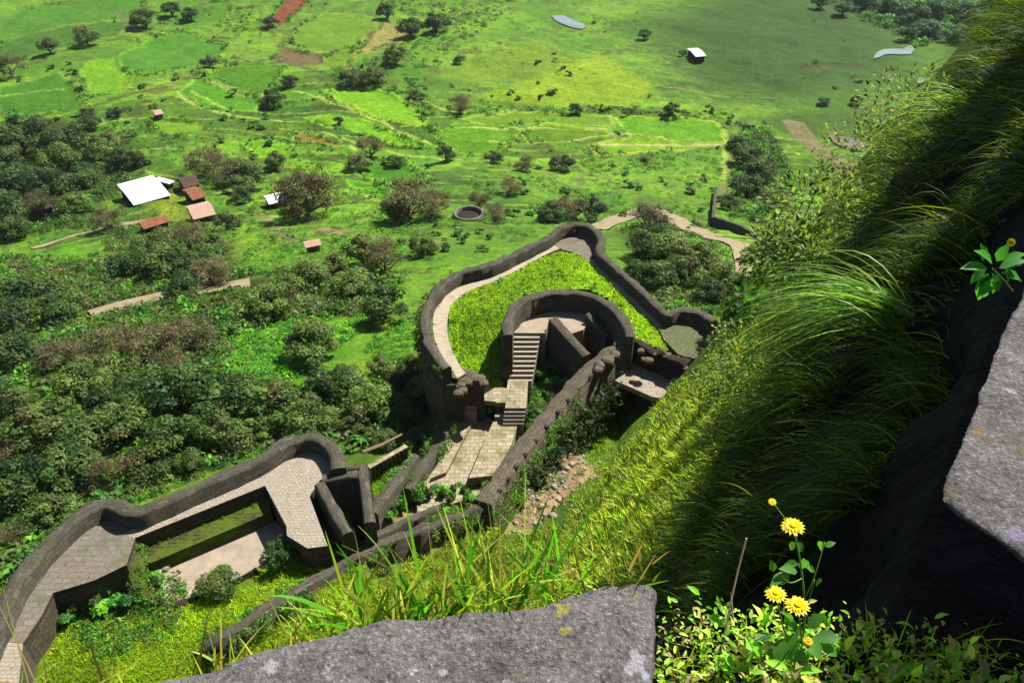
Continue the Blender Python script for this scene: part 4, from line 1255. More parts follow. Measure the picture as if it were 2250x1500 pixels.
random.seed(21)
TREES = [
    # far-left wood
    ('dark', 60, 300, 120), ('dark', 150, 300, 100), ('dark', 55, 385, 120), ('olive', 140, 355, 90), ('dark', 20, 445, 100), ('dark', 120, 400, 90), ('olive', 225, 315, 80), ('dark', 200, 270, 50), ('dark', 265, 345, 60),
    ('bare', 25, 140, 80), ('olive', 110, 100, 50), ('olive', 195, 80, 60), ('dark', 10, 340, 90), ('dark', 190, 380, 70), ('bare', 100, 445, 80), ('olive', 170, 440, 70), ('dark', 40, 500, 70), ('bare', 240, 480, 70), ('dark', 300, 350, 50),
    # around the hamlet
    ('dark', 603, 215, 55), ('dark', 598, 48, 38), ('bare', 455, 355, 90), ('bare', 500, 375, 90), ('olive', 545, 385, 90), ('bare', 680, 425, 145), ('bare', 655, 455, 90), ('dark', 380, 565, 120), ('dark', 300, 575, 110), ('dark', 440, 575, 110), ('olive', 350, 530, 100),
    ('bare', 470, 590, 110), ('bare', 420, 520, 90), ('dark', 500, 485, 60), ('dark', 400, 625, 80), ('dark', 255, 245, 36), ('dark', 195, 250, 36), ('dark', 460, 135, 40), ('dark', 420, 30, 40), ('olive', 320, 40, 60), ('dark', 380, 20, 44), ('dark', 640, 178, 36),
    ('dark', 540, 420, 60), ('olive', 610, 350, 60), ('bare', 815, 320, 70), ('olive', 790, 350, 60),
    # beyond the upper bastion
    ('bare', 905, 435, 130), ('bare', 950, 445, 90), ('olive', 870, 460, 70), ('dark', 980, 340, 46), ('dark', 1085, 344, 42), ('bare', 1120, 405, 60), ('bare', 1150, 355, 50), ('dark', 1235, 355, 55), ('bare', 1090, 465, 70), ('bare', 1055, 440, 60), ('bare', 1010, 232, 60), ('dark', 1010, 130, 28), ('olive', 915, 205, 40),
    ('dark', 1205, 460, 70), ('bare', 1245, 455, 80), ('dark', 1295, 460, 70), ('dark', 1265, 240, 34), ('bare', 1425, 475, 90), ('olive', 1470, 535, 110), ('dark', 1410, 540, 90), ('olive', 1540, 560, 90), ('olive', 1500, 590, 100), ('dark', 1440, 600, 90), ('olive', 1590, 600, 90), ('olive', 1640, 620, 90), ('dark', 1560, 640, 80), ('bare', 1620, 650, 80), ('dark', 1400, 590, 60), ('olive', 1660, 560, 70),
    ('dark', 1640, 340, 70), ('dark', 1665, 375, 70), ('olive', 1620, 310, 50), ('dark', 1640, 410, 70), ('olive', 1690, 430, 60), ('dark', 1600, 440, 50), ('dark', 1810, 220, 28), ('dark', 1880, 220, 28), ('dark', 1415, 76, 30), ('dark', 1500, 118, 20), ('dark', 1475, 240, 40), ('dark', 1380, 245, 30), ('dark', 870, 350, 40), ('dark', 745, 265, 24), ('olive', 820, 165, 60), ('dark', 770, 170, 50), ('olive', 870, 120, 60), ('dark', 900, 60, 60), ('dark', 960, 50, 60), ('olive', 850, 25, 50),
    # left wood between the bastions
    ('dark', 70, 640, 150), ('dark', 25, 690, 140), ('dark', 130, 670, 110), ('dark', 40, 760, 120), ('dark', 850, 665, 105), ('olive', 775, 620, 95), ('olive', 600, 655, 110), ('olive', 680, 600, 110), ('bare', 620, 650, 100), ('olive', 740, 580, 80), ('bare', 850, 560, 110), ('olive', 800, 550, 90), ('olive', 930, 540, 60),
    ('olive', 690, 745, 120), ('bare', 250, 760, 130), ('bare', 350, 740, 140), ('bare', 430, 720, 130), ('bare', 150, 770, 120), ('olive', 200, 830, 130), ('bare', 380, 800, 110), 
    ('dark', 430, 855, 190), ('dark', 340, 850, 140), ('dark', 520, 860, 140), ('olive', 610, 880, 140), ('dark', 740, 830, 130), ('olive', 820, 880, 120), ('olive', 690, 910, 120), ('olive', 100, 920, 170), ('dark', 210, 930, 150), ('dark', 30, 870, 120), ('olive', 290, 920, 130), ('dark', 60, 1050, 140), ('dark', 160, 1020, 140), ('bare', 250, 1020, 120), ('bare', 20, 980, 110), ('dark', 400, 950, 130), ('olive', 500, 940, 120), ('olive', 330, 1000, 110), ('olive', 130, 1110, 120), ('bare', 30, 1160, 110), ('olive', 570, 930, 90), ('olive', 780, 930, 80), ('olive', 420, 1010, 70), ('dark', 240, 860, 100), ('olive', 270, 800, 90),
    ('olive', 840, 800, 70), ('dark', 870, 840, 60),
    ('dark', 935, 850, 90), ('dark', 965, 925, 80), ('olive', 905, 800, 56), ('dark', 900, 910, 80), ('dark', 925, 960, 60), ('olive', 985, 870, 46), ('dark', 850, 960, 60),
    ('bush', 905, 1080, 80), ('bush', 955, 1078, 70), ('bush', 1005, 1068, 60), ('bush', 865, 1100, 60), ('bush', 1060, 1050, 46), ('bush', 1040, 1085, 56), ('bush', 985, 1100, 60), ('bush', 1100, 1010, 36), ('bush', 1120, 985, 34),
    ('bush', 1262, 900, 50), ('bush', 1245, 935, 44), ('bush', 1275, 860, 36), ('bush', 1180, 1060, 36), ('bush', 1150, 1090, 40),
    # lower yards and path
    ('dark', 625, 1205, 90), ('olive', 480, 1265, 90), ('bush', 240, 1290, 90), ('bush', 180, 1320, 80), ('bush', 320, 1280, 90), ('bush', 130, 1350, 70), ('bush', 890, 1095, 60), ('bush', 850, 1110, 50), ('bush', 930, 1080, 50), ('bush', 1190, 800, 60), ('bush', 1225, 830, 50), ('bush', 1210, 770, 44), ('bush', 1180, 900, 36),
    # blue-green wood in the far corner
    ('blue', 2000, 30, 70), ('blue', 2060, 20, 70), ('blue', 2110, 30, 70), ('blue', 2150, 40, 70), ('blue', 1960, 10, 60), ('blue', 2030, 60, 60), ('blue', 1990, 75, 40), ('blue', 2180, 10, 70), ('blue', 1900, 0, 60), ('blue', 1850, 20, 40), ('blue', 1800, 5, 40), ('blue', 2200, 60, 60), ('blue', 2100, 70, 60),
]
for t_ in TREES: plant(*t_)

# single bushes over the meadows
def inpx(u, v, poly):
    return bool(inpoly(np.array([u]), np.array([v]), poly)[0])
CROPS = [f[0] for f in FIELDS if f[3] > 0]
n = 0
rb_ = random.Random(5)
while n < 230:
    u, v = rb_.uniform(-10, 2000), rb_.uniform(0, 560)
    if any(inpx(u, v, p) for p in CROPS): continue
    if u > 1350 and v < 260 and rb_.random() < 0.8: continue
    if u > 1700 and v > 200: continue
    if 1080 < u < 1380 and v > 480: continue
    if 240 < u < 480 and 370 < v < 500: continue
    if vnoise(u, v * 2, 130, 3) < 0.42: continue
    plant('bush', u, v, rb_.uniform(9, 26) * (0.6 + v / 600), 0.9)
    n += 1

# labels that single each plant out: look, landmark, side of it, rank
LOOK = {'dark': 'dark leafy tree', 'olive': 'olive leafy tree', 'bare': 'brownish bare tree', 'bush': 'small bush', 'blue': 'blue-green tree'}
CAT = {'dark': 'tree', 'olive': 'tree', 'bare': 'tree', 'bush': 'bush', 'blue': 'tree'}
GRP = {'dark': 'leafy trees of the valley', 'olive': 'leafy trees of the valley', 'bare': 'bare trees of the valley', 'bush': 'bushes of the valley', 'blue': 'trees of the far corner wood'}
slots = {}
for rec in PLANTED:
    o, u, v, wpx, kind = rec
    (lu, lv), nm = min(LM, key=lambda l: math.hypot(l[0][0] - u, (l[0][1] - v) * 1.3))
    dx, dy = u - lu, v - lv
    h_ = 'left of' if dx < 0 else 'right of'
    v_ = 'beyond' if dy < 0 else 'in front of'
    side = h_ if abs(dx) > abs(dy) * 2.2 else v_ if abs(dy) > abs(dx) * 2.2 else v_.replace(' of', '') + ' and ' + h_
    slots.setdefault((kind, nm, side), []).append((math.hypot(dx, dy), o))
for (kind, nm, side), lst in slots.items():
    lst.sort(key=lambda a: a[0])
    for k, (_, o) in enumerate(lst):
        lab = f'{LOOK[kind]} {side} {nm}'
        if len(lst) > 1: lab += f', {ORD[k]} from it' if k else ', nearest it'
        tag(o, lab, CAT[kind], GRP[kind])


def inpx_(u, v, poly):
    return bool(inpoly(np.array([u]), np.array([v]), poly)[0])


# undergrowth: one mass of leafy clumps on the ground
def scatter_px(poly, n, rng):
    us = [p[0] for p in poly]; vs = [p[1] for p in poly]
    U = rng.uniform(min(us), max(us), n * 4); Vv = rng.uniform(min(vs), max(vs), n * 4)
    m = inpoly(U, Vv, poly)
    return U[m][:n], Vv[m][:n]


UNDER = [
    (WOODS[0], 7500, (0.6, 1.8), OLIVEC + DARKC + BAREC[:2] + GREENC, 0.2),
    (WOODS[1], 1000, (0.8, 2.2), DARKC + OLIVEC + GREENC[:1], 0.3),
    (WOODS[2], 1500, (0.5, 1.6), OLIVEC + DARKC + GREENC, 0.3),
    (WOODS[3], 500, (1.6, 4.0), BLUEC + GREENC[:1], 0.2),
    (WOODS[4], 500, (0.8, 2.0), DARKC + GREENC, 0.3),
    (WOODS[5], 600, (0.6, 1.6), DARKC + OLIVEC, 0.2),
    ([(0, 240), (330, 240), (620, 330), (760, 300), (1180, 310), (1600, 330), (1600, 470), (1310, 490), (1240, 480), (960, 560), (560, 600), (220, 520), (0, 530)], 3000, (0.4, 1.3), GREENC + GREENC + OLIVEC + DARKC, 0.5),
    ([(280, 0), (580, 0), (570, 120), (480, 160), (460, 60), (300, 110)], 500, (0.6, 1.8), GREENC + DARKC, 0.45),
    ([(700, 160), (850, 120), (930, 60), (830, 0), (1150, 0), (1000, 110), (930, 180), (960, 260), (850, 230)], 900, (0.6, 1.7), GREENC + BLUEC + DARKC, 0.42),
    ([(1000, 236), (1300, 234), (1600, 250), (1590, 262), (1330, 250), (1000, 256)], 260, (0.6, 1.5), DARKC + GREENC, 0.3),
    ([(930, 0), (1900, 0), (2050, 100), (2000, 260), (1700, 300), (1300, 240), (1000, 220)], 700, (0.4, 1.0), GREENC + DARKC, 0.62),
    ([(0, 250), (700, 180), (1250, 240), (1700, 300), (1690, 480), (1330, 500), (1240, 490), (940, 600), (560, 640), (0, 540)], 6500, (0.25, 0.8), GREENC + GREENC + OLIVEC + DARKC[:2], 0.36),
    ([(1172, 745), (1250, 800), (1290, 800), (1235, 860), (1160, 985), (1160, 850)], 260, (0.25, 0.6), DARKC + GREENC, 0.1),
    ([(1100, 1120), (1160, 990), (1290, 1000), (1265, 1060), (1160, 1150)], 120, (0.15, 0.4), GREENC + OLIVEC, 0.45),
    ([(100, 1130), (300, 1050), (560, 950), (640, 930), (600, 985), (300, 1110), (200, 1120)], 700, (0.3, 0.8), GREENC + OLIVEC + DARKC, 0.15),
    ([(480, 720), (560, 690), (760, 660), (840, 700), (700, 790), (620, 860), (500, 840)], 900, (0.3, 0.9), GREENC * 2 + [S(120, 200, 50, KD), S(80, 160, 60, KD)], 0.25),
    ([(120, 1330), (300, 1210), (420, 1290), (380, 1400), (200, 1460)], 500, (0.25, 0.6), GREENC + OLIVEC, 0.35),
    ([(860, 1000), (920, 1000), (900, 1040), (830, 1100)], 120, (0.2, 0.5), GREENC, 0.2),
    ([(870, 790), (990, 820), (1000, 900), (940, 980), (830, 990), (850, 900)], 500, (0.4, 1.0), DARKC + OLIVEC, 0.2),
    ([(930, 660), (800, 760), (830, 830), (900, 780)], 200, (0.3, 0.7), GREENC, 0.4),
]
rng = np.random.default_rng(77)
AV, AK = [], []
CROPW = [gpoly(p) for p in CROPS]
for poly, n, (s0, s1), cols, thr in UNDER:
    U, Vv = scatter_px(poly, n, rng)
    Pt, T = Garr(U, Vv)
    keep = fbm(Pt[:, 0], Pt[:, 1], 11, 12, 3) > thr
    for cpz in CROPW: keep &= ~inpoly(Pt[:, 0], Pt[:, 1], cpz)
    for rp_, hw_ in ROADS: keep &= edgedist(Pt[:, 0], Pt[:, 1], rp_, False) > hw_ + 0.7
    Pt = Pt[keep]
    n = len(Pt)
    if not n: continue
    sz = rng.uniform(s0, s1, n) * rng.uniform(0.6, 1.0, n)
    per = 34
    d = rng.normal(0, 1, (n, per, 3)); d /= np.linalg.norm(d, axis=2, keepdims=True); d[:, :, 2] = np.abs(d[:, :, 2])
    C = Pt[:, None, :] + d * sz[:, None, None] * rng.uniform(0.7, 1.05, (n, per, 1)) * np.array([1, 1, 0.8])
    ci = rng.integers(0, len(cols), n)
    K = np.array(cols)[ci][:, None, :] * rng.uniform(0.7, 1.35, (n, per, 1))
    V_, _ = diamonds(C.reshape(-1, 3), d.reshape(-1, 3), np.repeat(sz, per) * rng.uniform(0.13, 0.27, n * per), rng)
    AV.append(V_); AK.append(np.repeat(K.reshape(-1, 3), 4, 0))
def clumps(Pt, s0, s1, cols, per=18, flat=0.8):
    Pt = np.asarray(Pt, float); n = len(Pt)
    sz = rng.uniform(s0, s1, n)
    d = rng.normal(0, 1, (n, per, 3)); d /= np.linalg.norm(d, axis=2, keepdims=True); d[:, :, 2] = np.abs(d[:, :, 2])
    C = Pt[:, None, :] + d * sz[:, None, None] * rng.uniform(0.6, 1.05, (n, per, 1)) * np.array([1, 1, flat])
    K = np.array(cols)[rng.integers(0, len(cols), n)][:, None, :] * rng.uniform(0.65, 1.4, (n, per, 1))
    V_, _ = diamonds(C.reshape(-1, 3), d.reshape(-1, 3), np.repeat(sz, per) * rng.uniform(0.2, 0.36, n * per), rng)
    AV.append(V_); AK.append(np.repeat(K.reshape(-1, 3), 4, 0))


def along(pts, n, lat, dz, thr=0.45):
    c = catmull(pts, 0.3); nl = lateral(c)
    out = []
    for _ in range(n):
        i = rng.integers(0, len(c))
        if vnoise(c[i].x, c[i].y, 2.5, 51) < thr: continue
        p = c[i] + nl[i] * rng.uniform(*lat); out.append((p.x, p.y, p.z + rng.uniform(*dz)))
    return out


WV = GREENC + OLIVEC
def CZ(x, y):
    p = Z5(x, y, 0.0); a = np.array([p.x]); b = np.array([p.y])
    return (p.x, p.y, float(court_z(a, b, edgedist(a, b, cxy))[0]) + 0.08)
clumps(along(top, 260, (0.35, 0.6), (-0.7, -0.1), 0.5), 0.12, 0.3, WV)
clumps(along([Z5(x, y, 0.2) for x, y in outer[:9]], 160, (0.4, 0.9), (-2.5, -0.2), 0.3), 0.2, 0.5, DARKC + OLIVEC)
clumps(along([Z5(x, y, 0.0) for x, y in ms_i], 140, (-0.2, 0.4), (-0.05, 0.05), 0.4), 0.08, 0.2, WV)
clumps(along([Z2(805, 355, -3.8), Z2(600, 720, -4.2), Z2(430, 970, -4.2)], 160, (-0.9, -0.4), (-0.9, 0.0), 0.35), 0.15, 0.4, WV)
clumps(along([Z2(805, 355, -3.8), Z2(600, 720, -4.2), Z2(430, 970, -4.2)], 120, (0.4, 0.9), (-0.9, 0.0), 0.35), 0.15, 0.4, WV)
clumps(along([Z2(478, 740, -3.6), Z2(280, 1010, -3.2), Z2(200, 1120, -3.0)], 150, (-0.8, 0.8), (-0.8, -0.1), 0.4), 0.15, 0.35, WV)
w4p = [P(1040, 1118, 2.0), P(920, 1160, 2.3), P(830, 1194, 2.5), P(690, 1270, 3.1), P(530, 1368, 3.9), P(450, 1418, 3.6)]
clumps(along(w4p, 420, (0.3, 0.8), (-1.0, -0.05), 0.35), 0.12, 0.32, WV)
clumps(along(w4p, 420, (-0.8, -0.3), (-1.0, -0.05), 0.35), 0.12, 0.32, WV)
clumps(along([Z1(738, 740, 3.6), Z1(735, 850, 3.3), Z1(775, 960, 2.9), Z1(860, 1060, 2.4)], 200, (-0.6, 0.6), (-0.8, 0.1), 0.1), 0.1, 0.3, GREENC + OLIVEC)
clumps(along([Z1(760, 760, 2.95), Z1(1460, 490, 2.95)], 150, (-0.3, 0.5), (-0.05, 0.05), 0.3), 0.06, 0.18, GREENC + OLIVEC)
clumps(along([Z1(x, y, ZP) for x, y in lo[4:]], 260, (0.35, 0.6), (-0.8, -0.1), 0.45), 0.12, 0.3, WV)
lw3 = [Z2(x, y, z) for x, y, z in longp]
clumps(along(lw3[2:], 420, (0.55, 0.95), (-3.5, -0.5), 0.35), 0.15, 0.4, GREENC + OLIVEC)
clumps(along(lw3[2:], 150, (-0.9, -0.55), (-3.5, -0.4), 0.5), 0.15, 0.4, GREENC + OLIVEC)
clumps(along(lw3[1:7], 420, (0.8, 2.0), (-6, -2.2), 0.0), 0.3, 0.8, [tuple(x * 0.55 for x in c_) for c_ in DARKC])  # darkened leaves added to stand in for deep shade at the wall foot
clumps([CZ(x, y) for x, y in zip(rng.uniform(380, 1500, 700), rng.uniform(300, 1000, 700)) if inpx_(x, y, cpoly)], 0.1, 0.34, GREENC + OLIVEC[:2] + [S(150, 206, 40, 1.4)])
for poly in CROPW:
    pts = []
    for i in range(len(poly)):
        a, b2 = np.array(poly[i]), np.array(poly[(i + 1) % len(poly)])
        k = int(np.linalg.norm(b2 - a) / 0.9)
        if k: pts.append(a + (b2 - a) * rng.uniform(0, 1, (k, 1)) + rng.normal(0, 0.7, (k, 2)))
    pts = np.concatenate(pts)
    pts = pts[fbm(pts[:, 0], pts[:, 1], 14, 33, 2) > 0.5]
    n = len(pts)
    if not n: continue
    Pt = np.stack([pts[:, 0], pts[:, 1], H0(pts[:, 0], pts[:, 1])], 1)
    sz = rng.uniform(0.3, 1.1, n)
    d = rng.normal(0, 1, (n, 16, 3)); d /= np.linalg.norm(d, axis=2, keepdims=True); d[:, :, 2] = np.abs(d[:, :, 2])
    C = Pt[:, None, :] + d * sz[:, None, None]
    K = np.array(GREENC + DARKC)[rng.integers(0, 7, n)][:, None, :] * rng.uniform(0.7, 1.35, (n, 16, 1))
    V_, _ = diamonds(C.reshape(-1, 3), d.reshape(-1, 3), np.repeat(sz, 16) * 0.35, rng)
    AV.append(V_); AK.append(np.repeat(K.reshape(-1, 3), 4, 0))
AV, AK = np.concatenate(AV), np.concatenate(AK)
ug = fast('undergrowth', AV, np.arange(len(AV)).reshape(-1, 4), M['leafdark'], col=AK)
tag(ug, 'low green scrub and weeds covering the slopes and valley', 'undergrowth', kind='stuff')


# ------------------------------------------------------------------ grass
def blades(root, dirs, L, Wd, droop, segs, rng):
    n = len(root)
    dirs = dirs / np.linalg.norm(dirs, axis=1, keepdims=True)
    side = np.cross(dirs, rng.normal(0, 1, (n, 3))); side /= np.linalg.norm(side, axis=1, keepdims=True) + 1e-9
    out = []
    for k in range(segs + 1):
        t = k / segs
        c = root + dirs * (L * t)[:, None]
        c[:, 2] -= droop * L * t * t
        w = Wd * (1 - t) ** 0.7 * (0.55 + 0.45 * min(1, t * 3 + 0.2)) + 0.0004
        out.append(np.stack([c - side * w[:, None], c + side * w[:, None]], 1))
    V = np.stack(out, 1).reshape(n, -1, 3)             # n, (segs+1)*2, 3
    base = np.array([[2 * k, 2 * k + 1, 2 * k + 3, 2 * k + 2] for k in range(segs)])
    Fc = (base[None] + (np.arange(n) * (segs + 1) * 2)[:, None, None]).reshape(-1, 4)
    return V.reshape(-1, 3), Fc, (segs + 1) * 2


def grasscols(cols, n, rng, per):
    c = np.array(cols)[rng.integers(0, len(cols), n)] * rng.uniform(0.65, 1.35, (n, 1))
    return np.repeat(c, per, 0)


GY = [S(170, 192, 44, 1.6), S(196, 202, 66, 1.6), S(140, 176, 34, 1.6), S(206, 200, 100, 1.6)]
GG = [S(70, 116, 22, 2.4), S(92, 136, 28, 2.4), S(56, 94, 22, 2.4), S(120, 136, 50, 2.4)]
GC = [S(176, 220, 40, 1.6), S(150, 206, 30, 1.6), S(200, 226, 60, 1.6)]
rng = np.random.default_rng(5)
# (a) near overhang: long blades hanging out from the cliff
nt_ = 900
ts = 3.0 + (rng.uniform(0, 1, nt_) ** 1.6) * 24
tq = np.where(ts > 5.5, rng.uniform(1.1, 8.4, nt_), rng.uniform(2.3, 8.4, nt_))
TC = np.array([cliff_pt(float(a), float(b)) for a, b in zip(ts, tq)])
td = np.array(ND)[None] + np.array(SD)[None] * rng.normal(-0.15, 0.45, (nt_, 1)) + np.array([0, 0, 1.0])[None] * rng.normal(0.75, 0.35, (nt_, 1))
tl = rng.uniform(0.35, 0.95, nt_) * np.clip((ts - 2) / 3, 0.45, 1.1)
per_t = rng.integers(18, 64, nt_)
ix = np.repeat(np.arange(nt_), per_t)
R_ = TC[ix] + rng.normal(0, 0.05, (len(ix), 3))
dr = td[ix] + rng.normal(0, 0.3, (len(ix), 3))
L = tl[ix] * rng.uniform(0.5, 1.1, len(ix))
nf_ = 15000
fs = 3.0 + (rng.uniform(0, 1, nf_) ** 1.6) * 26; fq = rng.uniform(2.2, 8.9, nf_)
R_ = np.concatenate([R_, np.array([cliff_pt(float(a), float(b)) for a, b in zip(fs, fq)])])
dr = np.concatenate([dr, np.array(ND)[None] + np.array([0, 0, .8])[None] + rng.normal(0, .5, (nf_, 3))])
L = np.concatenate([L, rng.uniform(0.12, 0.4, nf_)])
V_, Fc, per = blades(R_, dr, L, rng.uniform(0.0025, 0.006, len(L)), rng.uniform(0.45, 1.15, len(L)), 5, rng)
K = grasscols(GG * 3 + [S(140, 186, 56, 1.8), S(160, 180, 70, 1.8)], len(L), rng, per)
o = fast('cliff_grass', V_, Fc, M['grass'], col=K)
tag(o, 'long dark grass hanging from the shaded cliff on the right', 'grass', kind='stuff')
nl_ = 2600
ls_ = 4.5 + (rng.uniform(0, 1, nl_) ** 1.6) * 24; lq_ = rng.uniform(1.6, 8.8, nl_)
m_ = vnoise(ls_, lq_, 0.9, 81) > 0.5
ls_, lq_ = ls_[m_], lq_[m_]; nl_ = len(ls_)
C = np.array([cliff_pt(float(a), float(b)) for a, b in zip(ls_, lq_)]) + np.array(ND)[None] * rng.uniform(0.02, 0.3, (nl_, 1))
V_, Fc = diamonds(C, np.array(ND)[None] * 0.8 + np.array([0, 0, .8])[None] + np.zeros((nl_, 1)), rng.uniform(0.012, 0.034, nl_), rng)
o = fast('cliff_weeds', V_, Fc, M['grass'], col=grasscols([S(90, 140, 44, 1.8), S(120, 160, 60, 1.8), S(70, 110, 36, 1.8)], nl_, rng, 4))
tag(o, 'small leafy weeds among the dark grass of the right cliff', 'weeds', kind='stuff')
# (b) slope grass lower down
U, Vv = scatter_px([(1230, 1200), (1270, 1010), (1300, 920), (1390, 850), (1520, 830), (1600, 740), (1750, 700), (1850, 1100), (1500, 1320), (1240, 1330)], 60000, rng)
U2, V2 = scatter_px([(560, 1370), (700, 1285), (830, 1212), (1060, 1136), (1250, 1140), (1300, 1330), (1000, 1420), (640, 1440)], 24000, rng)
Pt, T = Garr(np.concatenate([U, U2]), np.concatenate([Vv, V2]))
ok_ = np.ones(len(Pt), bool)
for cv in CARVE[:3]: ok_ &= ~inpoly(Pt[:, 0], Pt[:, 1], cv[0]) | (rng.uniform(0, 1, len(Pt)) < 0.06)
Pt = Pt[ok_]
n = len(Pt)
cell = vnoise(Pt[:, 0], Pt[:, 1], 0.55, 17)
Pt = Pt[cell > 0.3]; n = len(Pt)
ln = np.stack([vnoise(Pt[:, 0], Pt[:, 1], 0.7, 18) - .5, vnoise(Pt[:, 0], Pt[:, 1], 0.7, 19) - .5, np.zeros(n)], 1) * 1.6
dr = np.array(ND)[None] * 0.25 + np.array([0, 0, 1.0])[None] + ln + rng.normal(0, 0.4, (n, 3))
L = rng.uniform(0.25, 0.7, n) * (0.4 + 1.0 * vnoise(Pt[:, 0], Pt[:, 1], 0.8, 3))
V_, Fc, per = blades(Pt, dr, L, rng.uniform(0.012, 0.03, n), rng.uniform(0.1, 0.6, n), 2, rng)
K = grasscols(GY * 2 + GG * 4 + GC * 3, n, rng, per)
pn = np.repeat(fbm(Pt[:, 0], Pt[:, 1], 3, 40) * 0.6 + vnoise(Pt[:, 0], Pt[:, 1], 0.6, 41) * 0.4, per)[:, None]
K = K * (0.45 + 1.95 * pn)
o = fast('slope_grass', V_, Fc, M['grass'], col=K)
tag(o, 'yellow-green grass covering the sunlit slope below the cliff', 'grass', kind='stuff')
# (c) turf of the court
px_ = rng.uniform(min(xs), max(xs), 60000); py_ = rng.uniform(min(ys), max(ys), 60000)
m_ = inpoly(px_, py_, cxy)
px_, py_ = px_[m_], py_[m_]
e_ = edgedist(px_, py_, cxy)
Pt = np.stack([px_, py_, court_z(px_, py_, e_)], 1)
n = len(Pt)
L = rng.uniform(0.15, 0.5, n) * (0.4 + fbm(px_, py_, 2.5, 4) * 1.2)
V_, Fc, per = blades(Pt, np.array([0, 0, 1.0])[None] + rng.normal(0, 0.75, (n, 3)), L * 0.75, rng.uniform(0.025, 0.06, n), rng.uniform(0.1, 0.5, n), 2, rng)
K = grasscols(GC * 2 + GG[:2], n, rng, per) * np.repeat(0.55 + 1.4 * fbm(px_, py_, 4.5, 61), per)[:, None]
o = fast('court_grass', V_, Fc, M['grass'], col=K)
tag(o, 'lime-green grass and weeds filling the upper bastion court', 'grass', kind='stuff')
# (d) yellow bank around the lower yards
U, Vv = scatter_px([(90, 1500), (130, 1380), (330, 1330), (560, 1290), (700, 1200), (800, 1180), (700, 1270), (500, 1400), (760, 1330), (830, 1400), (700, 1440), (300, 1500)], 24000, rng)
U2, V2 = scatter_px([(815, 1050), (900, 985), (900, 1010), (830, 1110)], 1200, rng)
Pt, T = Garr(np.concatenate([U, U2]), np.concatenate([Vv, V2]))
n = len(Pt)
L = rng.uniform(0.15, 0.5, n)
V_, Fc, per = blades(Pt, np.array([0, 0, 1.0])[None] + rng.normal(0, 0.45, (n, 3)), L, rng.uniform(0.015, 0.035, n), rng.uniform(0.1, 0.5, n), 2, rng)
o = fast('bank_grass', V_, Fc, M['grass'], col=grasscols(GY[:3] + GC * 2 + GG[:2], n, rng, per) * np.repeat(0.55 + 1.3 * fbm(Pt[:, 0], Pt[:, 1], 3.5, 62), per)[:, None])
tag(o, 'bright yellow-green grass on the bank around the sunken yard', 'grass', kind='stuff')

# ------------------------------------------------------------------ foreground
def rockmat(name, spots):
    m, nt, b = newmat(name)
    geo = nd(nt, 'ShaderNodeNewGeometry')
    pos = geo.outputs['Position']
    n1 = noise_out(nt, 9, 8, pos, 0.7); n2 = noise_out(nt, 60, 6, pos, 0.7); n3 = noise_out(nt, 28, 5, pos, 0.65)
    c = mixc(nt, ramp(nt, n1, 0.3, 0.7), S(126, 124, 122, 2.1), S(182, 178, 174, 2.1))
    c = mixc(nt, ramp(nt, n2, 0.35, 0.7), mixc(nt, 1.0, c, (0.5, 0.5, 0.5), 'MULTIPLY'), c)
    c = mixc(nt, ramp(nt, n3, 0.62, 0.70), c, S(205, 200, 205, 2.6))
    n5 = noise_out(nt, 130, 3, pos, 0.7)
    c = mixc(nt, ramp(nt, n5, 0.56, 0.66), c, mixc(nt, 1.0, c, (2.0, 1.9, 1.9), 'MULTIPLY'))
    c = mixc(nt, ramp(nt, n5, 0.42, 0.36), c, mixc(nt, 1.0, c, (0.45, 0.42, 0.42), 'MULTIPLY'))
    n4 = noise_out(nt, 13, 5, pos, 0.6)
    c = mixc(nt, ramp(nt, n4, 0.60, 0.72), c, S(150, 146, 112, 2.9))
    for p, r, col in spots:
        r *= 0.75
        dm = nd(nt, 'ShaderNodeVectorMath', operation='DISTANCE'); nt.links.new(pos, dm.inputs[0]); dm.inputs[1].default_value = p
        ad = nd(nt, 'ShaderNodeMath', operation='MULTIPLY_ADD'); nt.links.new(n3, ad.inputs[0]); ad.inputs[1].default_value = r * 5.5; nt.links.new(dm.outputs['Value'], ad.inputs[2])
        mk = ramp(nt, ad.outputs[0], r * 3.7, r * 3.3)
        c = mixc(nt, mk, c, col)
    nt.links.new(c, b.inputs['Base Color'])
    ma = nd(nt, 'ShaderNodeMath', operation='MULTIPLY_ADD'); nt.links.new(n2, ma.inputs[0]); ma.inputs[1].default_value = 0.5; nt.links.new(n1, ma.inputs[2])
    bump(nt, b, ma.outputs[0], 1.0, 0.035)
    return m


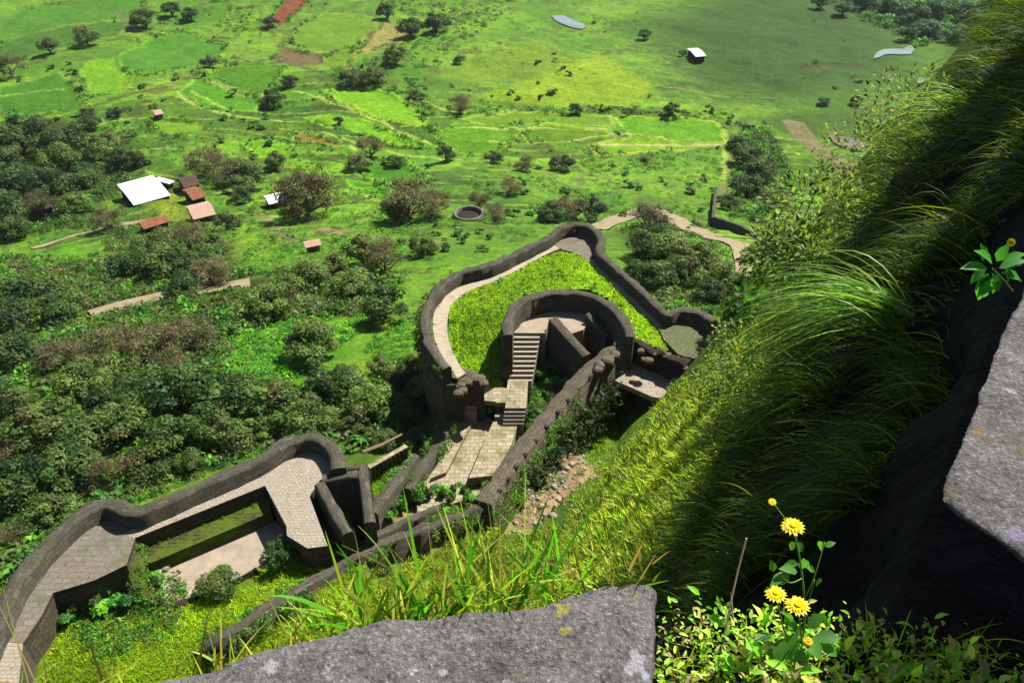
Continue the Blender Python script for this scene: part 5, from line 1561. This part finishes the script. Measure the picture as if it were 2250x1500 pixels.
def boulder(name, poly, zt, zb, mat, label, vox=0.011, bev=0.03, tilt=(0, 0), disp=0.016, under=0.0):
    bm = bmesh.new()
    vs = [bm.verts.new((p[0], p[1], zb)) for p in poly]
    f = bm.faces.new(vs); bmesh.ops.recalc_face_normals(bm, faces=bm.faces)
    r = bmesh.ops.extrude_face_region(bm, geom=[f])
    for v in [g for g in r['geom'] if isinstance(g, bmesh.types.BMVert)]:
        v.co.z = zt + tilt[0] * v.co.x + tilt[1] * v.co.y
    cx_, cy_ = sum(p[0] for p in poly) / len(poly), sum(p[1] for p in poly) / len(poly)
    for v in [q_ for q_ in bm.verts if abs(q_.co.z - zb) < 1e-6]:
        v.co.x += (cx_ - v.co.x) * under; v.co.y += (cy_ - v.co.y) * under
    bmesh.ops.recalc_face_normals(bm, faces=bm.faces)
    bmesh.ops.bevel(bm, geom=[e for e in bm.edges], offset=bev, segments=2, profile=0.6, affect='EDGES')
    me = bpy.data.meshes.new(name); bm.to_mesh(me); bm.free()
    o = link(name, me, mat)
    rm = o.modifiers.new('remesh', 'REMESH'); rm.mode = 'VOXEL'; rm.voxel_size = vox; rm.use_smooth_shade = True
    for sc_, st in ((0.28, disp * 1.8), (0.07, disp * 0.75), (0.022, disp * 0.3)):
        tx = bpy.data.textures.new('rough', 'CLOUDS'); tx.noise_scale = sc_; tx.noise_depth = 3
        dm = o.modifiers.new('displace', 'DISPLACE'); dm.texture = tx; dm.strength = st; dm.mid_level = 0.5; dm.texture_coords = 'GLOBAL'
    tag(o, label, 'rock')
    return o


ZT1 = CAMZ - 1.3
q = lambda u, v, z=ZT1: tuple(P(u, v, z)[:2])
YL, WL, BL = S(206, 200, 110), S(225, 222, 228), S(186, 180, 206)
sp = [(P(1230, 1332, ZT1), 0.017, YL), (P(1241, 1386, ZT1), 0.015, YL), (P(1392, 1312, ZT1), 0.02, S(190, 180, 120)), (P(1400, 1458, ZT1), 0.026, WL), (P(1420, 1480, ZT1), 0.018, WL), (P(598, 1462, ZT1), 0.022, WL),
      (P(1180, 1330, ZT1), 0.02, BL), (P(975, 1470, ZT1), 0.016, WL), (P(720, 1475, ZT1), 0.014, WL)]
front = [q(230, 1510), q(420, 1476), q(560, 1424), q(700, 1384), q(860, 1352), q(1000, 1336), q(1120, 1330), q(1240, 1296), q(1340, 1264), q(1436, 1266), q(1444, 1290)]
back = [(P(1436, 1500, ZT1).x, P(1436, 1500, ZT1).y), (0.2, 0.45), (-0.75, 0.35), (-0.85, 0.7)]
boulder('rock', front + back, ZT1, ZT1 - 0.42, rockmat('front_rock', sp), 'grey lichen-spotted parapet stone along the bottom edge')
ZT2 = CAMZ - 1.2
q2 = lambda u, v: tuple(P(u, v, ZT2)[:2])
sp2 = [(P(2150, 945, ZT2), 0.03, S(190, 160, 110)), (P(2152, 1152, ZT2), 0.017, S(210, 200, 150)), (P(2215, 850, ZT2), 0.02, WL), (P(2235, 1180, ZT2), 0.02, BL), (P(2185, 760, ZT2), 0.018, WL)]
right = [q2(2262, 590), q2(2205, 700), q2(2160, 800), q2(2110, 930), q2(2070, 1040), q2(2048, 1100), q2(2120, 1150), q2(2190, 1190), q2(2262, 1250), (1.05, 0.6), (2.8, 0.6), (3.4, 3.4), (2.2, 2.95)]
boulder('rock', right, ZT2, ZT2 - 0.26, rockmat('right_rock', sp2), 'grey pitted parapet stone jutting in from the right edge', under=0.45, disp=0.015)
# wall body under the stones and the sill between them
sill = [(-1.6, 0.2), (-1.4, 0.78), (-0.6, 0.84), (0.1, 0.98), (0.32, 1.16), (0.62, 1.14), (0.9, 1.1), (1.2, 1.1), (1.9, 1.0), (1.9, 0.2)]
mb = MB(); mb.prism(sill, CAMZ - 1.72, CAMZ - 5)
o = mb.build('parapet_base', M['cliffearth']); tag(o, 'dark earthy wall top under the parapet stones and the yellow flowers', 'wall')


def leaves(C, dirv, nrm, Ls, asp, rng, fold=0.25):
    n = len(C)
    dirv = dirv / np.linalg.norm(dirv, axis=1, keepdims=True)
    sd = np.cross(dirv, nrm); sd /= np.linalg.norm(sd, axis=1, keepdims=True) + 1e-9
    nr = np.cross(sd, dirv)
    Lx = np.asarray(Ls)[:, None]
    tip = C + dirv * Lx - nr * Lx * 0.15
    mid = C + dirv * Lx * 0.5
    l1 = C + dirv * Lx * 0.28 + sd * Lx * asp * .8 + nr * Lx * fold * .3; r1 = C + dirv * Lx * 0.28 - sd * Lx * asp * .8 + nr * Lx * fold * .3
    l2 = C + dirv * Lx * 0.62 + sd * Lx * asp * .75 + nr * Lx * fold * .25; r2 = C + dirv * Lx * 0.62 - sd * Lx * asp * .75 + nr * Lx * fold * .25
    V = np.stack([C, l1, l2, tip, r2, r1, mid], 1).reshape(-1, 3)
    b_ = np.array([[0, 6, 2, 1], [6, 3, 3, 2], [0, 5, 4, 6], [6, 4, 3, 3]])
    tri = np.array([[0, 6, 1], [1, 6, 2], [2, 6, 3], [3, 6, 4], [4, 6, 5], [5, 6, 0]])
    Fc = (tri[None] + (np.arange(n) * 7)[:, None, None]).reshape(-1, 3)
    return V, Fc


rng = np.random.default_rng(9)
WC = [S(150, 206, 60, 0.9), S(180, 212, 70, 0.9), S(116, 176, 46, 1.0), S(196, 206, 100, 1.1), S(96, 154, 42, 1.1), S(200, 186, 130, 1.4)]
# weeds on the sill
n = 4200
U = rng.uniform(1440, 2300, n); Vv = rng.uniform(1330, 1560, n)
m_ = Vv > 1375 + np.clip((U - 1750), 0, 600) * 0.2 + rng.normal(0, 18, n)
U, Vv = U[m_], Vv[m_]
m_ = vnoise(U, Vv, 46, 71) * 0.6 + vnoise(U, Vv, 17, 72) * 0.4 > 0.42
U, Vv = U[m_], Vv[m_]
n = len(U)
wl = np.exp(rng.normal(np.log(0.015), 0.45, n)).clip(0.006, 0.05) * (0.6 + 0.9 * vnoise(U, Vv, 60, 73))
C = np.array([P(a, b, CAMZ - 1.72 + 0.0) for a, b in zip(U, Vv)]) + np.stack([np.zeros(n), np.zeros(n), rng.uniform(0.0, 0.09, n)], 1)
d = rng.normal(0, 1, (n, 3)); d[:, 2] = np.abs(d[:, 2]) * 0.5 + 0.1
V_, Fc = leaves(C, d, np.array([0, 0, 1.0])[None] + rng.normal(0, 0.4, (n, 3)), wl, 0.24, rng)
o = fast('sill_weeds', V_, Fc, M['grass'], col=grasscols(WC, n, rng, 7))
nb_ = 420
Ub = rng.uniform(1440, 2200, nb_); Vb = rng.uniform(1400, 1560, nb_)
V_, Fc, per = blades(np.array([P(a, b, CAMZ - 1.72) for a, b in zip(Ub, Vb)]), np.array([0, 0, 1.0])[None] + rng.normal(0, .6, (nb_, 3)), rng.uniform(0.04, 0.15, nb_), rng.uniform(0.0008, 0.0025, nb_), rng.uniform(0.1, 0.9, nb_), 5, rng)
ob = fast('sill_grass', V_, Fc, M['grass'], col=grasscols(GC + GY + [S(190, 170, 120, 1.6)], nb_, rng, per))
tag(ob, 'thin grass stalks sticking out of the weeds at the bottom right', 'grass', kind='stuff')
tag(o, 'tangle of small green and yellowing weeds at the bottom right', 'weeds', kind='stuff')

# foreground grass tufts: every tuft a thing of its own
def tuft(name, base, n, L, W, spread, cols, label, lean=(0, 0, 0), droop=0.35, segs=6, seed=1, group='grass tufts growing by the stones'):
    rg_ = np.random.default_rng(seed)
    b0 = np.array(base)
    Rr = b0[None] + rg_.normal(0, 1, (n, 3)) * np.array(spread)
    dr_ = np.array([0, 0, 1.0])[None] + np.array(lean)[None] + rg_.normal(0, 0.28, (n, 3)) * np.array([1.2, .8, .5])
    Ls = rg_.uniform(*L, n)
    V_, Fc, per = blades(Rr, dr_, Ls, rg_.uniform(*W, n), rg_.uniform(0.0, droop, n) ** 1.2, segs, rg_)
    o = fast(name, V_ - b0, Fc, M['grass'], col=grasscols(cols, n, rg_, per))
    o.location = b0
    tag(o, label, 'grass', group)
    return o


GB = [S(110, 210, 50, 2.0), S(130, 220, 60, 2.0), S(150, 214, 70, 2.0), S(170, 200, 60, 2.0)]
DRY = [S(200, 190, 110, 2.2), S(190, 160, 100, 2.2), S(160, 180, 70, 2.2)]
def fb(u, v, t): return D(u, v, t)
GT = [S(186, 220, 80, 1.6), S(206, 220, 110, 1.6)]
TU = [
    ((800, 1392), 1.68, 13, (0.18, 0.34), (0.003, 0.0075), GB + GT, 'tall bright green broad-bladed tuft, leftmost behind the front stone', (-0.1, 0, 0)),
    ((850, 1380), 1.7, 14, (0.08, 0.22), (0.0025, 0.006), GB + GT, 'green grass tuft crowding the right side of the tallest tuft', (0.1, 0, 0)),
    ((905, 1364), 1.7, 9, (0.1, 0.24), (0.004, 0.009), GB + GT, 'yellowish tuft between the two tall green tufts', (0.12, 0, 0)),
    ((1000, 1345), 1.7, 16, (0.14, 0.32), (0.0025, 0.0065), GB + GT, 'mixed green and yellow tuft near the middle of the front stone', (0.15, 0, 0)),
    ((1105, 1330), 1.69, 15, (0.16, 0.34), (0.0025, 0.008), GB + GT, 'bright green tuft with one long upright blade over the stone', (0.1, 0, 0)),
    ((1240, 1292), 1.66, 13, (0.1, 0.26), (0.0018, 0.0045), GB + DRY, 'thin upright tuft before the raised corner of the front stone', (-0.2, 0, 0)),
    ((1340, 1268), 1.64, 9, (0.08, 0.22), (0.0014, 0.003), DRY + GB, 'wiry pale grass tuft at the raised corner of the front stone', (0.1, 0, 0)),
    ((1410, 1262), 1.6, 7, (0.03, 0.1), (0.0014, 0.003), DRY, 'short curled dry grass on the right end of the front stone', (0.2, 0, 0)),
    ((640, 1432), 1.66, 14, (0.05, 0.18), (0.0015, 0.0035), DRY + GT, 'thin straw-coloured tuft left of the tall green grass', (0.2, 0, 0)),
    ((490, 1480), 1.64, 14, (0.06, 0.2), (0.0014, 0.003), DRY + GT, 'sparse dry tuft above the left part of the front stone', (0.25, 0, 0)),
    ((220, 1530), 1.65, 12, (0.08, 0.26), (0.0014, 0.003), DRY + GT, 'slender pale stalks at the bottom left corner', (0.3, 0, 0)),
    ((90, 1540), 1.65, 9, (0.08, 0.24), (0.0014, 0.003), DRY + GT, 'few thin stalks leaning in from the lower left edge', (0.1, 0, 0)),
    ((950, 1362), 1.74, 26, (0.1, 0.36), (0.001, 0.0026), DRY + GT, 'wispy flowering stems rising through the middle tufts', (0.15, 0, 0)),
    ((1130, 1342), 1.74, 20, (0.1, 0.36), (0.001, 0.0026), DRY + GT, 'wispy flowering stems right of the middle tufts', (0.1, 0, 0)),
    ((720, 1412), 1.72, 16, (0.04, 0.13), (0.002, 0.005), GB + GT, 'low green tuft left of the tallest tuft', (-0.2, 0, 0)),
    ((1180, 1312), 1.7, 16, (0.04, 0.14), (0.002, 0.005), GB + GT, 'low mixed tuft left of the thin upright one', (0.1, 0, 0)),
]
for k, (uv_, t, n, L, W, cols, lab, lean) in enumerate(TU):
    tuft('grass_tuft', fb(uv_[0], uv_[1], t), int(n * 1.7), L, W, (0.03, 0.02, 0.01), cols, lab, lean, 0.5, 7, 40 + k)

# yellow flower plant
yp = empty('flowering_weed', D(1760, 1440, 1.86), 'weed with yellow daisy-like flowers rising from the sill at lower right', 'flower')
M['petal'] = leafmat('petal', S(255, 228, 20, 1.6), 0.05, 0.3)
M['eye'] = plain('flower_eye', S(255, 212, 16, 1.5), 200, 0.3)
M['stem'] = leafmat('stem', S(130, 180, 70, 2.2), 0.05, 0.1)
def stemline(pts, r, parent, seg=6):
    mb = MB(); c = catmull(pts, 0.012); tube(mb, c, [r * (1 - 0.4 * i / len(c)) for i in range(len(c))], seg)
    return mb.build('stem', M['stem'], parent, smooth=True)
def flower(c, R, nrm, parent, seed=0):
    rg_ = np.random.default_rng(seed)
    nrm = Vector(nrm).normalized(); a = nrm.orthogonal().normalized(); b = nrm.cross(a)
    root = None
    n = 18
    C, d, nn = [], [], []
    for lay, k_ in ((1.0, n), (0.68, n)):
        for k in range(n):
            t = 2 * math.pi * (k + (0.5 if lay < 1 else 0)) / n + rg_.normal(0, .08)
            dv = (a * math.cos(t) + b * math.sin(t) + nrm * (0.12 if lay == 1 else 0.45))
            C.append(Vector(c) + (a * math.cos(t) + b * math.sin(t)) * R * 0.12); d.append(dv); nn.append(nrm)
    Ls = np.array([R * rg_.uniform(.8, 1.0)] * n + [R * 0.62] * n)
    V_, Fc = leaves(np.array(C), np.array(d), np.array(nn), Ls, 0.25, rg_, 0.15)
    o = fast('flower_head', V_, Fc, M['petal'], parent=parent)
    bm = bmesh.new(); bmesh.ops.create_uvsphere(bm, u_segments=12, v_segments=8, radius=R * 0.27)
    for v in bm.verts:
        v.co = Vector(c) + a * v.co.x + b * v.co.y + nrm * (v.co.z * 0.5 + R * 0.16)
    me = bpy.data.meshes.new('flower_eye'); bm.to_mesh(me); bm.free()
    e = link('flower_eye', me, M['eye'], parent)
    e.parent = o; e.matrix_parent_inverse = o.matrix_world.inverted() if False else e.matrix_parent_inverse
    return o
f1, f2, f3 = D(1742, 1156, 1.74), D(1704, 1304, 1.74), D(1752, 1330, 1.72)
stemline([D(1756, 1450, 1.88), D(1768, 1360, 1.83), D(1762, 1260, 1.79), D(1745, 1165, 1.75)], 0.0028, yp)
stemline([D(1750, 1440, 1.88), D(1722, 1380, 1.82), D(1706, 1312, 1.75)], 0.0024, yp)
stemline([D(1764, 1440, 1.88), D(1760, 1390, 1.8), D(1752, 1336, 1.73)], 0.0024, yp)
stemline([D(1745, 1165, 1.75), D(1722, 1135, 1.75), D(1698, 1104, 1.75)], 0.0016, yp)
stemline([D(1765, 1320, 1.81), D(1788, 1270, 1.8), D(1812, 1190, 1.8)], 0.0016, yp)
stemline([D(1762, 1270, 1.79), D(1735, 1280, 1.77), D(1712, 1258, 1.76)], 0.0016, yp)
stemline([D(1768, 1350, 1.82), D(1780, 1310, 1.8), D(1790, 1272, 1.79)], 0.0014, yp)
tocam = lambda p: (Vector((0, 0, CAMZ)) - Vector(p)).normalized()
for i, (p, R) in enumerate(((f1, 0.025), (f2, 0.023), (f3, 0.026))):
    flower(p, R, tocam(p) * 0.8 + Vector((0.2, 0.5, 0.5)), yp, i)
flower(D(1697, 1102, 1.75), 0.009, (0, -0.2, 1), yp, 8)
flower(D(1776, 1408, 1.8), 0.011, (0, -0.4, 1), yp, 9)
LV = [(1752, 1190, .03, (.3, 0, -1)), (1748, 1190, .028, (-.4, 0, -1)), (1755, 1240, .035, (-.6, 0, -.5)), (1765, 1225, .04, (.3, 0, -1)), (1735, 1262, .05, (-.8, -.3, -.2)), (1752, 1255, .045, (-.6, -.3, .2)), (1770, 1245, .035, (.5, 0, -.6)), (1700, 1255, .03, (-.2, 0, .9)),
      (1796, 1270, .035, (.2, 0, -1)), (1808, 1190, .035, (.4, 0, -.8)), (1812, 1200, .025, (.5, 0, .3)), (1722, 1360, .05, (.5, -.2, -.6)), (1700, 1330, .03, (-.2, 0, -1)), (1745, 1370, .045, (.2, -.3, -.8)), (1720, 1400, .06, (-.3, -.4, -.5)), (1750, 1390, .065, (-.2, -.6, -.5)), (1770, 1390, .06, (.5, -.4, -.2)), (1790, 1400, .055, (.9, 0, .1)), (1690, 1390, .05, (-.8, -.2, .2)), (1745, 1420, .06, (.1, -.7, -.5)), (1775, 1380, .05, (.4, .2, .6)), (1710, 1420, .055, (-.5, -.5, -.3)), (1800, 1410, .05, (.7, -.3, -.3)), (1735, 1345, .035, (.1, -.1, -1))]
rgl = np.random.default_rng(3)
for (u, v, Ln, dv) in LV:
    p = D(u, v, 1.80 if v < 1350 else 1.82)
    d_ = np.array([dv]) + rgl.normal(0, .15, (1, 3))
    nn = np.array([tuple(tocam(p) + Vector((0, .3, .6)))])
    V_, Fc = leaves(np.array([p]), d_, nn, [Ln], 0.34, rgl, 0.2)
    fast('leaf', V_, Fc, M['grass'], col=np.array(S(110, 180, 70, 2.0)) * rgl.uniform(.7, 1.25), parent=yp)
# dry twig
M['twig'] = leafmat('twig', S(226, 206, 176, 1.4), 0.0, 0.3)
mb = MB(); tube(mb, catmull([D(1592, 1395, 1.9), D(1604, 1330, 1.86), D(1622, 1250, 1.84), D(1640, 1182, 1.82)], 0.02), 0.0022, 5); tube(mb, [D(1604, 1335, 1.86), D(1612, 1362, 1.86), D(1606, 1300, 1.85)], 0.0012, 5)
o = mb.build('twig', M['twig']); tag(o, 'thin dry twig standing left of the yellow flowers', 'twig')
mb = MB(); tube(mb, catmull([D(1810, 1470, 1.84), D(1850, 1480, 1.82), D(1905, 1496, 1.8)], 0.02), 0.0025, 5)
o = mb.build('twig', M['twig']); tag(o, 'pale fallen twig lying in the weeds by the bottom edge', 'twig')

# broad-leaved plant above the right stone
bp = empty('broadleaf_plant', D(2195, 620, 2.4), 'broad-leaved bright green plant above the right stone', 'plant')
for (u, v, Ln, dv) in [(2170, 590, .1, (-1, 0, .1)), (2180, 580, .1, (-.7, 0, .6)), (2170, 600, .09, (.1, 0, -1)), (2195, 590, .1, (.6, 0, .3)), (2200, 600, .1, (.7, 0, -.2)), (2175, 605, .11, (-.15, -.1, -1)), (2190, 575, .08, (.2, 0, .9)), (2160, 575, .08, (-.3, 0, .9)), (2210, 590, .09, (.4, 0, -.8)), (2180, 600, .08, (.4, -.3, -.6)), (2165, 592, .07, (-.6, -.2, -.6)), (2185, 610, .07, (.2, -.2, -.9)), (2205, 575, .08, (.8, 0, .5))]:
    p = D(u, v, 2.35 + rgl.normal(0, .02))
    V_, Fc = leaves(np.array([p]), np.array([dv], float), np.array([tuple(tocam(p) + Vector((.3, .4, .8)))]), [Ln * .75], 0.3, rgl, 0.3)
    fast('leaf', V_, Fc, M['grass'], col=np.array(S(96, 190, 70, 2.0)) * rgl.uniform(.7, 1.2), parent=bp)
stemline([D(2225, 640, 2.4), D(2200, 610, 2.38), D(2180, 590, 2.36)], 0.003, bp)
p = D(2222, 532, 2.4); flower(p, 0.012, tocam(p), bp, 4)
# leafy shrubs on the cliff edge with small yellow flowers
def cliff_shrub(u, v, t, R, n, label, seed, leafL=(0.03, 0.07), nf=10):
    rg_ = np.random.default_rng(seed)
    c = D(u, v, t)
    root = empty('cliff_shrub', c, label, 'shrub', 'leafy shrubs on the cliff edge')
    d = rg_.normal(0, 1, (n, 3)); d /= np.linalg.norm(d, axis=1, keepdims=True)
    C = np.array(c)[None] + d * (R * rg_.uniform(0.25, 1, n) ** 0.6)[:, None] * np.array([1, 1, 0.8])
    dd = d + rg_.normal(0, .5, (n, 3))
    V_, Fc = leaves(C, dd, np.array([0, 0, 1.0])[None] + rg_.normal(0, .4, (n, 3)), rg_.uniform(*leafL, n), 0.25, rg_)
    fast('foliage', V_, Fc, M['grass'], col=grasscols([S(100, 140, 44, 1.6), S(130, 165, 60, 1.6), S(80, 116, 38, 1.8), S(160, 176, 96, 1.6)], n, rg_, 7), parent=root)
    for k in range(6):
        stemline([c + ND * -0.4 + Vector((0, 0, -R * .9)), c + Vector(rg_.normal(0, R * .2, 3)), c + Vector(rg_.normal(0, R * .6, 3))], 0.006, root, 5)
    for k in range(nf):
        v_ = Vector(rg_.normal(0, 1, 3)).normalized(); v_.z = abs(v_.z)
        p_ = c + v_ * R * rg_.uniform(.8, 1.15)
        flower(p_, rg_.uniform(.012, .02), Vector((0, -.5, 1)), root, k)
cliff_shrub(1800, 470, 7.0, 0.5, 1500, 'leafy shrub on the cliff edge just left of the dark hollow', 1, (0.03, 0.075), nf=2)
cliff_shrub(1750, 560, 6.6, 0.42, 1300, 'leafy shrub below the other, overhanging the road end', 2, (0.03, 0.075), nf=0)
cliff_shrub(1915, 360, 8.5, 0.6, 1100, 'shrub with scattered yellow flowers against the valley', 3, nf=12)
cliff_shrub(1650, 790, 12, 0.7, 1300, 'yellow-flowered shrub just right of the round turret', 4, (0.04, 0.09), 16)
cliff_shrub(1600, 850, 13, 0.6, 900, 'low yellow-green shrub below the round turret', 6, (0.04, 0.09), 8)
cliff_shrub(2000, 250, 10.5, 0.7, 1100, 'topmost grassy shrub on the cliff skyline', 5, (0.04, 0.09), 3)
def arch_tuft(u, v, t, n, L, label, seed, lean=(0, 0, 0)):
    rg_ = np.random.default_rng(seed)
    b0 = np.array(D(u, v, t))
    Rr = b0[None] + rg_.normal(0, 0.05, (n, 3))
    dr_ = np.array(ND)[None] * 1.0 + np.array([0, 0, .55])[None] + np.array(lean)[None] + rg_.normal(0, 0.2, (n, 3))
    V_, Fc, per = blades(Rr, dr_, rg_.uniform(*L, n), rg_.uniform(0.003, 0.0065, n), rg_.uniform(0.5, 1.0, n), 7, rg_)
    o = fast('grass_tuft', V_ - b0, Fc, M['grass'], col=grasscols([S(140, 196, 80, 1.4), S(176, 212, 120, 1.4), S(100, 150, 50, 1.6)], n, rg_, per))
    o.location = b0
    tag(o, label, 'grass', 'arching tufts on the cliff')
arch_tuft(1985, 700, 5.0, 170, (0.6, 1.15), 'big arching tuft with pale sunlit blades in the middle of the right cliff', 1)
arch_tuft(2040, 800, 5.4, 90, (0.5, 1.0), 'darker arching tuft just under the pale sunlit one', 2)
arch_tuft(2150, 420, 7.0, 80, (0.5, 1.1), 'long-bladed tuft reaching left below the cliff skyline', 3)
arch_tuft(2130, 250, 8.0, 80, (0.5, 1.1), 'arching tuft high on the cliff against the far valley', 4)

# ------------------------------------------------------------------ thin monsoon haze over the valley
mb = MB(); mb.box((0, 600, -5), (900, 0, 0), (0, 950, 0), (0, 0, 110))
m = bpy.data.materials.new('haze'); m.use_nodes = True
nt = m.node_tree; nt.nodes.remove(nt.nodes['Principled BSDF'])
pv = nt.nodes.new('ShaderNodeVolumePrincipled'); pv.inputs['Density'].default_value = 0.00005; pv.inputs['Color'].default_value = (0.86, 0.93, 1, 1); pv.inputs['Anisotropy'].default_value = 0.2
nt.links.new(pv.outputs[0], nt.nodes['Material Output'].inputs['Volume'])
hz = mb.build('haze', m); tag(hz, 'thin pale haze in the valley air', 'haze', kind='stuff')
SC.cycles.volume_bounces = 0
